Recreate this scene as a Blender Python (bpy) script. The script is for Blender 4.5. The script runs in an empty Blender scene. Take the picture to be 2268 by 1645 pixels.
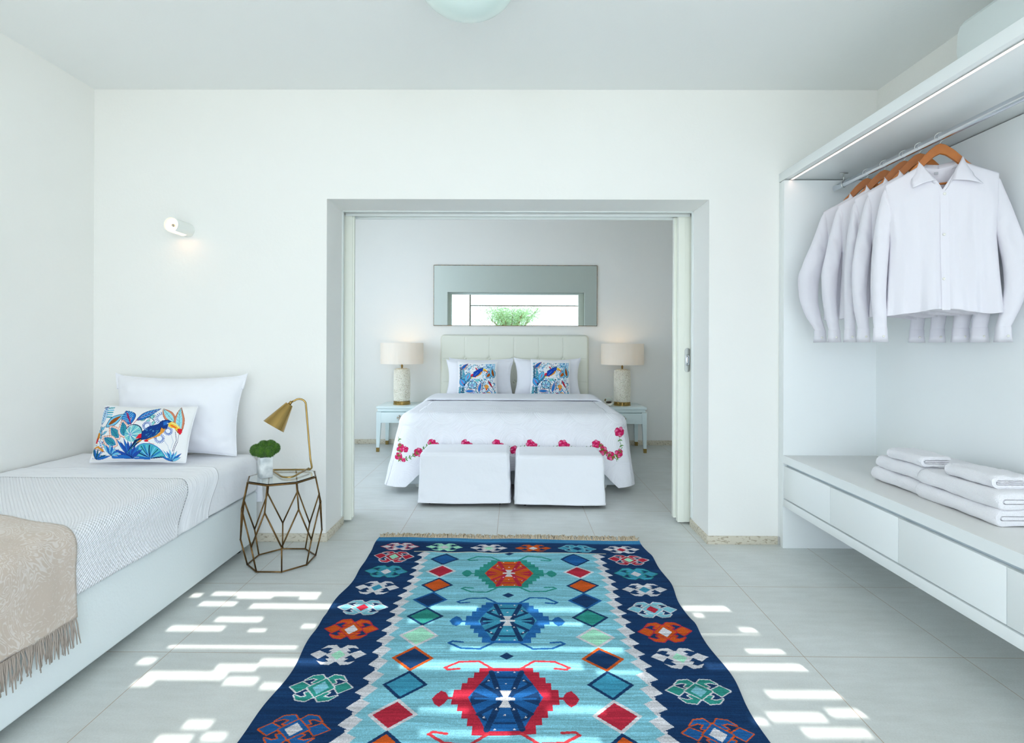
import bpy, bmesh, math, random
import numpy as np
from mathutils import Matrix, Vector, Euler
PI = math.pi
SC = bpy.context.scene
COL = SC.collection
rng = np.random.default_rng(7)
random.seed(7)

# ------------------------------------------------------------------ helpers
def lin(c):
    return c / 12.92 if c <= 0.04045 else ((c + 0.055) / 1.055) ** 2.4
def rgb(h):
    return tuple(lin(int(h[i:i + 2], 16) / 255) for i in (0, 2, 4))

def tag(o, label=None, cat=None, group=None, kind=None):
    if label: o['label'] = label
    if cat: o['category'] = cat
    if group: o['group'] = group
    if kind: o['kind'] = kind
    return o

def thing(name, label, cat, loc=(0, 0, 0), group=None, rz=0.0):
    o = bpy.data.objects.new(name, None)
    o.empty_display_size = 0.1
    COL.objects.link(o)
    o.location = loc
    o.rotation_euler = (0, 0, rz)
    return tag(o, label, cat, group)

def link(o, parent=None, world=True):
    """mesh data is in world space when the parent already stands at its place"""
    COL.objects.link(o)
    if parent is not None:
        o.parent = parent
        if world:
            r = parent
            m = Matrix.Identity(4)
            while r is not None:
                m = r.matrix_basis @ m
                r = r.parent
            o.matrix_basis = m.inverted()
    return o

def copy_tree(o, parent=None):
    c = o.copy()
    COL.objects.link(c)
    c.parent = parent
    for ch in o.children:
        copy_tree(ch, c)
    return c

class MB:
    """collects shapes into one mesh"""
    def __init__(s):
        s.v = []; s.f = []; s.n = 0
    def add(s, v, f, M=None):
        v = np.asarray(v, float).reshape(-1, 3)
        if M is not None:
            M = np.array(M)
            v = v @ M[:3, :3].T + M[:3, 3]
        s.v.append(v)
        k = s.n
        s.f += [tuple(i + k for i in q) for q in f]
        s.n += len(v)
        return s
    def box(s, x0, x1, y0, y1, z0, z1, b=0.0, seg=2, M=None):
        bm = bmesh.new()
        bmesh.ops.create_cube(bm, size=1)
        for v in bm.verts:
            v.co = Vector((x0 + (v.co.x + .5) * (x1 - x0), y0 + (v.co.y + .5) * (y1 - y0), z0 + (v.co.z + .5) * (z1 - z0)))
        if b > 0:
            bmesh.ops.bevel(bm, geom=bm.edges[:], offset=b, segments=seg, affect='EDGES', profile=.5, clamp_overlap=True)
        s.bm(bm, M)
        return s
    def bm(s, bm, M=None):
        bm.verts.index_update()
        s.add([v.co[:] for v in bm.verts], [tuple(v.index for v in f.verts) for f in bm.faces], M)
        bm.free()
    def tube(s, pts, r, seg=8, closed=False, M=None, cap=True):
        pts = [Vector(p) for p in pts]
        n = len(pts)
        rad = r if isinstance(r, (list, tuple)) else [r] * n
        T = []
        for i in range(n):
            a = pts[(i - 1) % n] if (i > 0 or closed) else pts[0]
            b = pts[(i + 1) % n] if (i < n - 1 or closed) else pts[-1]
            T.append((b - a).normalized())
        up = Vector((0, 0, 1)) if abs(T[0].z) < .9 else Vector((1, 0, 0))
        nrm = (up - T[0] * up.dot(T[0])).normalized()
        V = []
        for i in range(n):
            nrm = (nrm - T[i] * nrm.dot(T[i])).normalized()
            bn = T[i].cross(nrm)
            for k in range(seg):
                a = 2 * PI * k / seg
                V.append(pts[i] + (nrm * math.cos(a) + bn * math.sin(a)) * rad[i])
        F = []
        for i in range(n if closed else n - 1):
            j = (i + 1) % n
            for k in range(seg):
                l = (k + 1) % seg
                F.append((i * seg + k, i * seg + l, j * seg + l, j * seg + k))
        if cap and not closed:
            F.append(tuple(range(seg))[::-1]); F.append(tuple((n - 1) * seg + k for k in range(seg)))
        s.add([p[:] for p in V], F, M)
        return s
    def lathe(s, prof, seg=32, M=None):
        """prof = [(r, z)...]"""
        V = []; F = []
        for r, z in prof:
            for k in range(seg):
                a = 2 * PI * k / seg
                V.append((r * math.cos(a), r * math.sin(a), z))
        for i in range(len(prof) - 1):
            for k in range(seg):
                l = (k + 1) % seg
                F.append((i * seg + k, i * seg + l, (i + 1) * seg + l, (i + 1) * seg + k))
        if prof[0][0] > 1e-6: F.append(tuple(range(seg))[::-1])
        if prof[-1][0] > 1e-6: F.append(tuple((len(prof) - 1) * seg + k for k in range(seg)))
        s.add(V, F, M)
        return s
    def sphere(s, c, r, seg=16, sc=(1, 1, 1)):
        bm = bmesh.new()
        bmesh.ops.create_uvsphere(bm, u_segments=seg, v_segments=max(6, seg // 2), radius=r)
        for v in bm.verts:
            v.co = Vector((v.co.x * sc[0] + c[0], v.co.y * sc[1] + c[1], v.co.z * sc[2] + c[2]))
        s.bm(bm)
        return s
    def grid(s, P, M=None, flip=False):
        """P (n, m, 3)"""
        n, m = P.shape[:2]
        idx = np.arange(n * m).reshape(n, m)
        q = np.stack([idx[:-1, :-1], idx[:-1, 1:], idx[1:, 1:], idx[1:, :-1]], -1).reshape(-1, 4)
        if flip: q = q[:, ::-1]
        s.add(P.reshape(-1, 3), [tuple(int(i) for i in t) for t in q], M)
        return s
    def build(s, name, mat, parent=None, smooth=False, world=True, angle=None):
        me = bpy.data.meshes.new(name)
        me.from_pydata(np.concatenate(s.v).tolist(), [], s.f)
        bm = bmesh.new(); bm.from_mesh(me)
        bmesh.ops.recalc_face_normals(bm, faces=bm.faces[:])
        bm.to_mesh(me); bm.free()
        me.materials.append(mat)
        if smooth or angle:
            me.polygons.foreach_set('use_smooth', [True] * len(me.polygons))
            if angle: me.set_sharp_from_angle(angle=angle)
        o = bpy.data.objects.new(name, me)
        link(o, parent, world)
        return o

def box(name, x0, x1, y0, y1, z0, z1, mat, parent=None, b=.002, world=True):
    return MB().box(x0, x1, y0, y1, z0, z1, b).build(name, mat, parent, world=world, angle=.6)

def sheet(name, P, mat, parent=None, colors=None, uv=None, thick=0.0, world=True, flip=False, smooth=True):
    """fast grid object; P (n,m,3); colors (n-1,m-1,3) per face; uv (n,m,2)"""
    n, m = P.shape[:2]
    idx = np.arange(n * m).reshape(n, m)
    q = np.stack([idx[:-1, :-1], idx[:-1, 1:], idx[1:, 1:], idx[1:, :-1]], -1).reshape(-1, 4)
    if flip: q = q[:, ::-1]
    me = bpy.data.meshes.new(name)
    nf = len(q)
    me.vertices.add(n * m); me.vertices.foreach_set('co', P.reshape(-1).astype(np.float32))
    me.loops.add(nf * 4); me.loops.foreach_set('vertex_index', q.reshape(-1).astype(np.int32))
    me.polygons.add(nf)
    me.polygons.foreach_set('loop_start', np.arange(0, nf * 4, 4, dtype=np.int32))
    me.polygons.foreach_set('use_smooth', np.full(nf, smooth, dtype=bool))
    if uv is not None:
        l = me.uv_layers.new(name='UVMap')
        l.data.foreach_set('uv', uv.reshape(-1, 2)[q.reshape(-1)].reshape(-1).astype(np.float32))
    if colors is not None:
        a = me.attributes.new('Col', 'FLOAT_COLOR', 'FACE')
        c = np.ones((nf, 4), np.float32); c[:, :3] = colors.reshape(-1, 3)
        a.data.foreach_set('color', c.reshape(-1))
    me.update(calc_edges=True); me.validate()
    me.materials.append(mat)
    o = bpy.data.objects.new(name, me)
    link(o, parent, world)
    if thick:
        md = o.modifiers.new('thickness', 'SOLIDIFY'); md.thickness = thick; md.offset = -1
    return o

def vnoise(shape, cells, seed=0):
    """smooth 2-D value noise in -1..1"""
    r = np.random.default_rng(seed)
    g = r.uniform(-1, 1, (cells[0] + 2, cells[1] + 2))
    a = np.linspace(0, cells[0], shape[0]); b = np.linspace(0, cells[1], shape[1])
    i = np.minimum(a.astype(int), cells[0]); j = np.minimum(b.astype(int), cells[1])
    fa = a - i; fb = b - j
    fa = fa * fa * (3 - 2 * fa); fb = fb * fb * (3 - 2 * fb)
    I, J = np.meshgrid(i, j, indexing='ij'); A, B = np.meshgrid(fa, fb, indexing='ij')
    return (g[I, J] * (1 - A) + g[I + 1, J] * A) * (1 - B) + (g[I, J + 1] * (1 - A) + g[I + 1, J + 1] * A) * B

def sstep(a, b, x):
    t = np.clip((x - a) / (b - a), 0, 1)
    return t * t * (3 - 2 * t)

# ------------------------------------------------------------------ materials
def mat(name, color, rough=.5, metal=0.0, spec=.5, noise=None, bump=None, emis=None, trans=0, ior=1.45, sheen=0, sub=0, coat=0):
    """noise=(scale, amount, color2)  bump=(scale, distance)"""
    m = bpy.data.materials.new(name); m.use_nodes = True
    nt = m.node_tree; N = nt.nodes; L = nt.links
    b = N['Principled BSDF']
    b.inputs['Base Color'].default_value = (*color, 1)
    b.inputs['Roughness'].default_value = rough
    b.inputs['Metallic'].default_value = metal
    b.inputs['Specular IOR Level'].default_value = spec
    b.inputs['IOR'].default_value = ior
    if trans: b.inputs['Transmission Weight'].default_value = trans
    if sheen: b.inputs['Sheen Weight'].default_value = sheen
    if coat: b.inputs['Coat Weight'].default_value = coat
    tc = N.new('ShaderNodeTexCoord')
    if noise:
        t = N.new('ShaderNodeTexNoise'); t.inputs['Scale'].default_value = noise[0]; t.inputs['Detail'].default_value = 6
        L.new(tc.outputs['Object'], t.inputs['Vector'])
        r = N.new('ShaderNodeValToRGB'); r.color_ramp.elements[0].position = .35; r.color_ramp.elements[1].position = .65
        r.color_ramp.elements[0].color = (*color, 1)
        c2 = tuple(color[i] * (1 - noise[1]) + noise[2][i] * noise[1] for i in range(3))
        r.color_ramp.elements[1].color = (*c2, 1)
        L.new(t.outputs['Fac'], r.inputs['Fac']); L.new(r.outputs['Color'], b.inputs['Base Color'])
    if bump:
        t = N.new('ShaderNodeTexNoise'); t.inputs['Scale'].default_value = bump[0]; t.inputs['Detail'].default_value = 4
        L.new(tc.outputs['Object'], t.inputs['Vector'])
        bp = N.new('ShaderNodeBump'); bp.inputs['Distance'].default_value = bump[1]; bp.inputs['Strength'].default_value = 1
        L.new(t.outputs['Fac'], bp.inputs['Height']); L.new(bp.outputs['Normal'], b.inputs['Normal'])
    if emis:
        b.inputs['Emission Color'].default_value = (*emis[0], 1); b.inputs['Emission Strength'].default_value = emis[1]
    return m

def nodes(m):
    return m.node_tree.nodes, m.node_tree.links, m.node_tree.nodes['Principled BSDF']
def mth(N, L, op, a, b=None, c=None):
    n = N.new('ShaderNodeMath'); n.operation = op
    for i, x in enumerate((a, b, c)):
        if x is None: continue
        if isinstance(x, (int, float)): n.inputs[i].default_value = x
        else: L.new(x, n.inputs[i])
    return n.outputs[0]

WALLC = (.868, .865, .830)
M = {}
M['wall'] = mat('wall_paint', WALLC, .9, spec=.2, bump=(60, .0006))
M['ceil'] = mat('ceiling_paint', (.85, .865, .855), .95, spec=.1, bump=(60, .0005))
M['lacquer'] = mat('white_lacquer', (.84, .87, .87), .28, spec=.5)
M['lacquer_top'] = mat('pale_grey_bench_lacquer', (.74, .74, .72), .25)
M['door'] = mat('cream_door_lacquer', (.84, .86, .77), .4)
M['frame'] = mat('door_frame_paint', (.82, .86, .84), .5)
M['chrome'] = mat('chrome', (.60, .63, .67), .16, 1)
M['steel'] = mat('brushed_steel', (.62, .64, .62), .3, 1)
M['brass'] = mat('polished_brass', rgb('AC8F56'), .16, 1)
M['brass_dk'] = mat('aged_brass_wire', rgb('7A5E3A'), .35, 1, noise=(60, .4, rgb('48331F')))
M['bronze'] = mat('bronze_aluminium', rgb('6E6550'), .4, .5)
M['cotton'] = mat('white_cotton', (.85, .855, .89), .95, spec=.1, bump=(500, .0004), sheen=.15)
M['sheet'] = mat('white_bed_sheet', (.88, .885, .92), .95, spec=.1, bump=(14, .006), sheen=.1)
M['headboard'] = mat('cream_leatherette', (.80, .81, .70), .5, bump=(300, .0003))
M['ottoman'] = mat('white_slipcover_cotton', (.92, .925, .96), .95, spec=.1, bump=(7, .012))
M['bedbase'] = mat('white_leatherette', (.80, .86, .87), .55, bump=(90, .0006))
M['table_lacquer'] = mat('pale_aqua_lacquer', (.77, .88, .88), .3)
M['black'] = mat('black_rubber', (.02, .02, .02), .5)
M['wood'] = mat('hanger_wood', rgb('B9702F'), .4, noise=(12, .5, rgb('8F4E1E')))
M['button'] = mat('pearl_button', (.8, .79, .72), .3)
M['grey'] = mat('grey_label', (.45, .46, .48), .8)
M['glass'] = mat('clear_glass', (.93, .98, .96), 0.0, trans=1, ior=1.45)
M['plaster'] = mat('white_plaster', (.86, .88, .84), .7)
M['bulb'] = mat('lit_bulb', (1, .9, .7), .5, emis=((1, .74, .40), 2.2))
M['bulbmetal'] = mat('bulb_cap_metal', (.35, .35, .35), .3, 1)
M['led'] = mat('led_strip_lit', (1, .9, .85), .5, emis=((1, .70, .60), 2.6))
M['opal'] = mat('opal_glass', (.74, .88, .84), .25, coat=.3)
M['rimglass'] = mat('frosted_rim_glass', (.82, .84, .78), .5)
M['ac'] = mat('white_plastic', (.78, .84, .83), .4)
M['stone_out'] = mat('terrace_stone', (.62, .60, .56), .8, noise=(3, .5, (.5, .48, .44)))
M['reed'] = mat('sun_screen_slats', (.7, .68, .62), .8)
M['bark'] = mat('bark', rgb('7A5138'), .9)
M['leaf_out'] = mat('feathery_leaves', rgb('86A672'), .7)
M['marble'] = mat('marble', (.80, .83, .82), .2, noise=(22, .9, (.42, .47, .48)))
M['moss'] = mat('moss_green', rgb('4C7C12'), .95, noise=(60, .8, rgb('2C5A08')), sheen=.3)
M['shade'] = mat('linen_shade', (.86, .80, .70), .9)
M['tan'] = mat('fringe_cotton', rgb('C9B9A0'), .9)
M['mirror'] = mat('mirror_glass', (.76, .84, .81), .015, 1)
M['mirror_frame'] = mat('worn_gilt_edge', rgb('9A7C4C'), .5, .6, noise=(30, .9, rgb('3A3328')))
M['crystal'] = mat('crystal', (.97, .97, .93), 0, trans=1, ior=1.5)

# pale marble floor with grout grid
def floor_mat():
    m = mat('stone_tiles', (.44, .46, .44), .34, spec=.6)
    N, L, b = nodes(m)
    tc = N.new('ShaderNodeTexCoord'); sp = N.new('ShaderNodeSeparateXYZ'); L.new(tc.outputs['Object'], sp.inputs[0])
    def edge(o, off, per):
        a = mth(N, L, 'DIVIDE', mth(N, L, 'SUBTRACT', o, off), per)
        f = mth(N, L, 'FRACT', mth(N, L, 'ADD', a, 50.0))
        d = mth(N, L, 'MINIMUM', f, mth(N, L, 'SUBTRACT', 1.0, f))
        return mth(N, L, 'MULTIPLY', d, per), mth(N, L, 'FLOOR', mth(N, L, 'ADD', a, 50.0))
    dx, ix = edge(sp.outputs[0], 1.109, .609)
    dy, iy = edge(sp.outputs[1], 3.283, .600)
    d = mth(N, L, 'MINIMUM', dx, dy)
    g = mth(N, L, 'LESS_THAN', d, .0013)
    n1 = N.new('ShaderNodeTexNoise'); n1.inputs['Scale'].default_value = 2.2; n1.inputs['Detail'].default_value = 8; n1.inputs['Roughness'].default_value = .65
    n2 = N.new('ShaderNodeTexNoise'); n2.inputs['Scale'].default_value = 170; n2.inputs['Detail'].default_value = 3
    mp = N.new('ShaderNodeMapping'); mp.inputs['Scale'].default_value = (1, 5, 1)
    mp.inputs['Rotation'].default_value = (0, 0, .3)
    L.new(tc.outputs['Object'], mp.inputs[0])
    n3 = N.new('ShaderNodeTexNoise'); n3.inputs['Scale'].default_value = 6; n3.inputs['Detail'].default_value = 8
    L.new(mp.outputs[0], n3.inputs['Vector'])
    wn = N.new('ShaderNodeTexWhiteNoise'); wn.noise_dimensions = '2D'
    cb = N.new('ShaderNodeCombineXYZ'); L.new(ix, cb.inputs[0]); L.new(iy, cb.inputs[1]); L.new(cb.outputs[0], wn.inputs['Vector'])
    for n in (n1, n2): L.new(tc.outputs['Object'], n.inputs['Vector'])
    s = mth(N, L, 'ADD', mth(N, L, 'MULTIPLY', n1.outputs['Fac'], .50), mth(N, L, 'MULTIPLY', n2.outputs['Fac'], .30))
    s = mth(N, L, 'ADD', s, mth(N, L, 'MULTIPLY', n3.outputs['Fac'], .3))
    s = mth(N, L, 'ADD', s, mth(N, L, 'MULTIPLY', wn.outputs['Value'], .05))
    r = N.new('ShaderNodeValToRGB'); r.color_ramp.elements[0].position = .30; r.color_ramp.elements[1].position = .72
    r.color_ramp.elements[0].color = (.49, .505, .475, 1); r.color_ramp.elements[1].color = (.69, .72, .71, 1)
    L.new(s, r.inputs['Fac'])
    mx = N.new('ShaderNodeMix'); mx.data_type = 'RGBA'
    L.new(g, mx.inputs['Factor']); L.new(r.outputs['Color'], mx.inputs['A']); mx.inputs['B'].default_value = (.40, .30, .22, 1)
    L.new(mx.outputs['Result'], b.inputs['Base Color'])
    bp = N.new('ShaderNodeBump'); bp.inputs['Distance'].default_value = .0006
    h = mth(N, L, 'SUBTRACT', mth(N, L, 'MULTIPLY', n2.outputs['Fac'], .5), mth(N, L, 'MULTIPLY', g, 1.0))
    L.new(h, bp.inputs['Height']); L.new(bp.outputs['Normal'], b.inputs['Normal'])
    return m
M['floor'] = floor_mat()

def travertine():
    m = mat('travertine', (.62, .60, .52), .6)
    N, L, b = nodes(m)
    tc = N.new('ShaderNodeTexCoord')
    v = N.new('ShaderNodeTexNoise'); v.inputs['Scale'].default_value = 90; v.inputs['Detail'].default_value = 5
    mp = N.new('ShaderNodeMapping'); mp.inputs['Scale'].default_value = (.6, .6, 1.3); L.new(tc.outputs['Object'], mp.inputs[0])
    L.new(mp.outputs[0], v.inputs['Vector'])
    r = N.new('ShaderNodeValToRGB')
    e = r.color_ramp.elements; e[0].position = .34; e[0].color = (*rgb('A2957E'), 1); e[1].position = .46; e[1].color = (*rgb('D3CCBA'), 1)
    L.new(v.outputs['Fac'], r.inputs['Fac']); L.new(r.outputs['Color'], b.inputs['Base Color'])
    return m
M['trav'] = travertine()

def attr_mat(name, rough=.95, bump=(700, .0008), sheen=0):
    m = mat(name, (.8, .8, .8), rough, spec=.1, bump=bump, sheen=sheen)
    N, L, b = nodes(m)
    a = N.new('ShaderNodeAttribute'); a.attribute_name = 'Col'
    L.new(a.outputs['Color'], b.inputs['Base Color'])
    return m
M['rug'] = attr_mat('kilim_wool', bump=(350, .002))
M['print'] = attr_mat('embroidered_cotton')
M['cream_wash'] = attr_mat('washed_cream_ceramic', .6, None)

def quilt_mat():
    m = attr_mat('embossed_quilt', bump=None)
    N, L, b = nodes(m)
    uv = N.new('ShaderNodeUVMap'); uv.uv_map = 'UVMap'
    sp = N.new('ShaderNodeSeparateXYZ'); L.new(uv.outputs[0], sp.inputs[0])
    def ring(ox, oy, per):
        fx = mth(N, L, 'SUBTRACT', mth(N, L, 'FRACT', mth(N, L, 'ADD', mth(N, L, 'DIVIDE', mth(N, L, 'SUBTRACT', sp.outputs[0], ox), per), 50.5)), .5)
        fy = mth(N, L, 'SUBTRACT', mth(N, L, 'FRACT', mth(N, L, 'ADD', mth(N, L, 'DIVIDE', mth(N, L, 'SUBTRACT', sp.outputs[1], oy), per), 50.5)), .5)
        r = mth(N, L, 'SQRT', mth(N, L, 'ADD', mth(N, L, 'MULTIPLY', fx, fx), mth(N, L, 'MULTIPLY', fy, fy)))
        return r
    r = ring(0, 0, .29)
    w = mth(N, L, 'SINE', mth(N, L, 'MULTIPLY', r, 105.0))
    k = mth(N, L, 'SINE', mth(N, L, 'MULTIPLY', mth(N, L, 'ADD', sp.outputs[0], sp.outputs[1]), 420.0))
    ins = mth(N, L, 'LESS_THAN', r, .49)
    h = mth(N, L, 'ADD', mth(N, L, 'MULTIPLY', w, ins), mth(N, L, 'MULTIPLY', k, mth(N, L, 'SUBTRACT', 1.0, ins)))
    n = N.new('ShaderNodeTexNoise'); n.inputs['Scale'].default_value = 5; L.new(uv.outputs[0], n.inputs['Vector'])
    h = mth(N, L, 'ADD', mth(N, L, 'MULTIPLY', h, .07), mth(N, L, 'MULTIPLY', n.outputs['Fac'], 1.6))
    bp = N.new('ShaderNodeBump'); bp.inputs['Distance'].default_value = .009; L.new(h, bp.inputs['Height'])
    L.new(bp.outputs['Normal'], b.inputs['Normal'])
    return m
M['quilt'] = quilt_mat()

def waffle_mat():
    m = mat('waffle_cotton', (.92, .925, .96), .95, spec=.1, sheen=.15)
    N, L, b = nodes(m)
    uv = N.new('ShaderNodeUVMap'); uv.uv_map = 'UVMap'
    sp = N.new('ShaderNodeSeparateXYZ'); L.new(uv.outputs[0], sp.inputs[0])
    u, v = sp.outputs[0], sp.outputs[1]
    a = mth(N, L, 'SINE', mth(N, L, 'MULTIPLY', mth(N, L, 'ADD', u, v), 2 * PI / .0152))
    c = mth(N, L, 'SINE', mth(N, L, 'MULTIPLY', mth(N, L, 'SUBTRACT', u, v), 2 * PI / .0152))
    h = mth(N, L, 'ADD', a, c)
    edge = mth(N, L, 'MULTIPLY', mth(N, L, 'GREATER_THAN', v, -.006), mth(N, L, 'LESS_THAN', v, -.002))
    dash = mth(N, L, 'LESS_THAN', mth(N, L, 'FRACT', mth(N, L, 'DIVIDE', u, .011)), .6)
    ed = mth(N, L, 'MULTIPLY', edge, dash)
    mx = N.new('ShaderNodeMix'); mx.data_type = 'RGBA'; L.new(ed, mx.inputs['Factor'])
    mx.inputs['A'].default_value = (.92, .925, .96, 1); mx.inputs['B'].default_value = (.30, .31, .36, 1)
    L.new(mx.outputs['Result'], b.inputs['Base Color'])
    bp = N.new('ShaderNodeBump'); bp.inputs['Distance'].default_value = .0010; L.new(h, bp.inputs['Height'])
    L.new(bp.outputs['Normal'], b.inputs['Normal'])
    return m
M['waffle'] = waffle_mat()

def pleat_mat():
    m = mat('crinkled_sheet', (.91, .915, .95), .95, spec=.1)
    N, L, b = nodes(m)
    uv = N.new('ShaderNodeUVMap'); uv.uv_map = 'UVMap'
    mp = N.new('ShaderNodeMapping'); mp.inputs['Scale'].default_value = (2, 60, 1); L.new(uv.outputs[0], mp.inputs[0])
    n = N.new('ShaderNodeTexNoise'); n.inputs['Scale'].default_value = 1.4; n.inputs['Detail'].default_value = 3; L.new(mp.outputs[0], n.inputs['Vector'])
    bp = N.new('ShaderNodeBump'); bp.inputs['Distance'].default_value = .0035; L.new(n.outputs['Fac'], bp.inputs['Height'])
    L.new(bp.outputs['Normal'], b.inputs['Normal'])
    return m
M['pleat'] = pleat_mat()

def paisley_mat():
    m = mat('paisley_jacquard', rgb('C9BEB0'), .9, sheen=.2)
    N, L, b = nodes(m)
    uv = N.new('ShaderNodeUVMap'); uv.uv_map = 'UVMap'
    n = N.new('ShaderNodeTexNoise'); n.inputs['Scale'].default_value = 6.5; n.inputs['Detail'].default_value = 2.5; n.inputs['Distortion'].default_value = 1.6
    L.new(uv.outputs[0], n.inputs['Vector'])
    s = mth(N, L, 'SINE', mth(N, L, 'MULTIPLY', n.outputs['Fac'], 120.0))
    n2 = N.new('ShaderNodeTexNoise'); n2.inputs['Scale'].default_value = 90; L.new(uv.outputs[0], n2.inputs['Vector'])
    s = mth(N, L, 'ADD', s, mth(N, L, 'MULTIPLY', mth(N, L, 'SUBTRACT', n2.outputs['Fac'], .5), 3.0))
    n3 = N.new('ShaderNodeTexNoise'); n3.inputs['Scale'].default_value = 4; L.new(uv.outputs[0], n3.inputs['Vector'])
    s = mth(N, L, 'ADD', s, mth(N, L, 'MULTIPLY', mth(N, L, 'SUBTRACT', n3.outputs['Fac'], .5), 4.0))
    r = N.new('ShaderNodeValToRGB'); e = r.color_ramp.elements
    e[0].position = .1; e[0].color = (*rgb('CBBBAD'), 1); e[1].position = .95; e[1].color = (*rgb('DAD0C8'), 1)
    L.new(s, r.inputs['Fac']); L.new(r.outputs['Color'], b.inputs['Base Color'])
    return m
M['paisley'] = paisley_mat()

def cloth_thin(name, color, tr=.25):
    m = mat(name, color, .9, spec=.15, bump=(9, .012))
    N, L, b = nodes(m)
    nz = [n for n in N if n.type == 'TEX_NOISE'][0]; tc = [n for n in N if n.type == 'TEX_COORD'][0]
    mp = N.new('ShaderNodeMapping'); mp.inputs['Scale'].default_value = (1.5, 1.5, .35); mp.inputs['Rotation'].default_value = (0, .18, 0)
    L.new(tc.outputs['Object'], mp.inputs[0]); L.new(mp.outputs[0], nz.inputs['Vector']); nz.inputs['Detail'].default_value = 2
    t = N.new('ShaderNodeBsdfTranslucent'); t.inputs[0].default_value = (*color, 1)
    mx = N.new('ShaderNodeMixShader'); mx.inputs[0].default_value = tr
    out = N['Material Output']
    L.new(b.outputs[0], mx.inputs[1]); L.new(t.outputs[0], mx.inputs[2]); L.new(mx.outputs[0], out.inputs['Surface'])
    return m
M['shirt'] = cloth_thin('thin_white_shirting', (.875, .86, .905), .22)
M['shade'] = cloth_thin('linen_lampshade', (.93, .90, .84), .35)
def towel_mat():
    m = mat('terry_cotton', (.88, .87, .90), .98, spec=.05, sheen=.3)
    N, L, b = nodes(m)
    tc = N.new('ShaderNodeTexCoord')
    n = N.new('ShaderNodeTexNoise'); n.inputs['Scale'].default_value = 330; n.inputs['Detail'].default_value = 4
    L.new(tc.outputs['Object'], n.inputs['Vector'])
    bp = N.new('ShaderNodeBump'); bp.inputs['Distance'].default_value = .0035; L.new(n.outputs['Fac'], bp.inputs['Height'])
    L.new(bp.outputs['Normal'], b.inputs['Normal'])
    return m
M['towel'] = towel_mat()

# ------------------------------------------------------------------ pattern canvas (thread by thread colour)
class Canvas:
    def __init__(s, x0, x1, y0, y1, nx, ny, bg):
        s.x0, s.x1, s.y0, s.y1, s.nx, s.ny = x0, x1, y0, y1, nx, ny
        s.xs = x0 + (np.arange(nx) + .5) * (x1 - x0) / nx
        s.ys = y0 + (np.arange(ny) + .5) * (y1 - y0) / ny
        s.img = np.empty((ny, nx, 3)); s.img[:] = bg
    def _win(s, ax, bx_, ay, by):
        i0 = max(0, int((ax - s.x0) / (s.x1 - s.x0) * s.nx) - 1); i1 = min(s.nx, int((bx_ - s.x0) / (s.x1 - s.x0) * s.nx) + 2)
        j0 = max(0, int((ay - s.y0) / (s.y1 - s.y0) * s.ny) - 1); j1 = min(s.ny, int((by - s.y0) / (s.y1 - s.y0) * s.ny) + 2)
        if i0 >= i1 or j0 >= j1: return None
        X, Y = np.meshgrid(s.xs[i0:i1], s.ys[j0:j1])
        return i0, i1, j0, j1, X, Y
    def poly(s, pts, c):
        P = np.asarray(pts, float)
        w = s._win(P[:, 0].min(), P[:, 0].max(), P[:, 1].min(), P[:, 1].max())
        if w is None: return
        i0, i1, j0, j1, X, Y = w
        ins = np.zeros(X.shape, bool)
        n = len(P)
        for k in range(n):
            x1, y1 = P[k]; x2, y2 = P[(k + 1) % n]
            if y1 == y2: continue
            cnd = ((y1 > Y) != (y2 > Y)) & (X < (x2 - x1) * (Y - y1) / (y2 - y1) + x1)
            ins ^= cnd
        s.img[j0:j1, i0:i1][ins] = c
    def line(s, pts, wd, c, closed=False):
        P = [np.array(p, float) for p in pts]
        if closed: P.append(P[0])
        for a, b in zip(P[:-1], P[1:]):
            w = s._win(min(a[0], b[0]) - wd, max(a[0], b[0]) + wd, min(a[1], b[1]) - wd, max(a[1], b[1]) + wd)
            if w is None: continue
            i0, i1, j0, j1, X, Y = w
            d = b - a; l2 = max(d @ d, 1e-12)
            t = np.clip(((X - a[0]) * d[0] + (Y - a[1]) * d[1]) / l2, 0, 1)
            m = (X - a[0] - t * d[0]) ** 2 + (Y - a[1] - t * d[1]) ** 2 < (wd / 2) ** 2
            s.img[j0:j1, i0:i1][m] = c
    def disc(s, c0, r, c, sy=1):
        a = np.linspace(0, 2 * PI, 24, endpoint=False)
        s.poly(np.stack([c0[0] + r * np.cos(a), c0[1] + r * sy * np.sin(a)], 1), c)
    def leaf(s, base, tip, wd, fill, outline=None, ow=.0, vein=None, inner=None, ribs=None):
        b = np.array(base, float); t = np.array(tip, float); d = t - b; n = np.array([-d[1], d[0]]); L_ = np.hypot(*d); n = n / L_
        def shape(k, a0=0, a1=1):
            q = np.linspace(0, 1, 12); w = np.sin(PI * q ** .85) * k / 2
            c = b + np.outer(a0 + (a1 - a0) * q, d)
            return np.concatenate([c + np.outer(w, n), (c - np.outer(w, n))[::-1]])
        if outline is not None: s.poly(shape(wd + 2 * ow, -.04, 1.04), outline)
        s.poly(shape(wd), fill)
        if inner is not None: s.poly(shape(wd * .5, .12, .88), inner)
        if ribs is not None:
            for q in np.linspace(.18, .82, 6):
                c = b + d * q
                for sg in (1, -1): s.line([c, c + d * .12 + n * sg * wd * .4 * math.sin(PI * q)], ow * .8 + wd * .02, ribs)
        if vein is not None: s.line([b, b + d * .92], max(ow * .9, wd * .05), vein)
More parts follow.
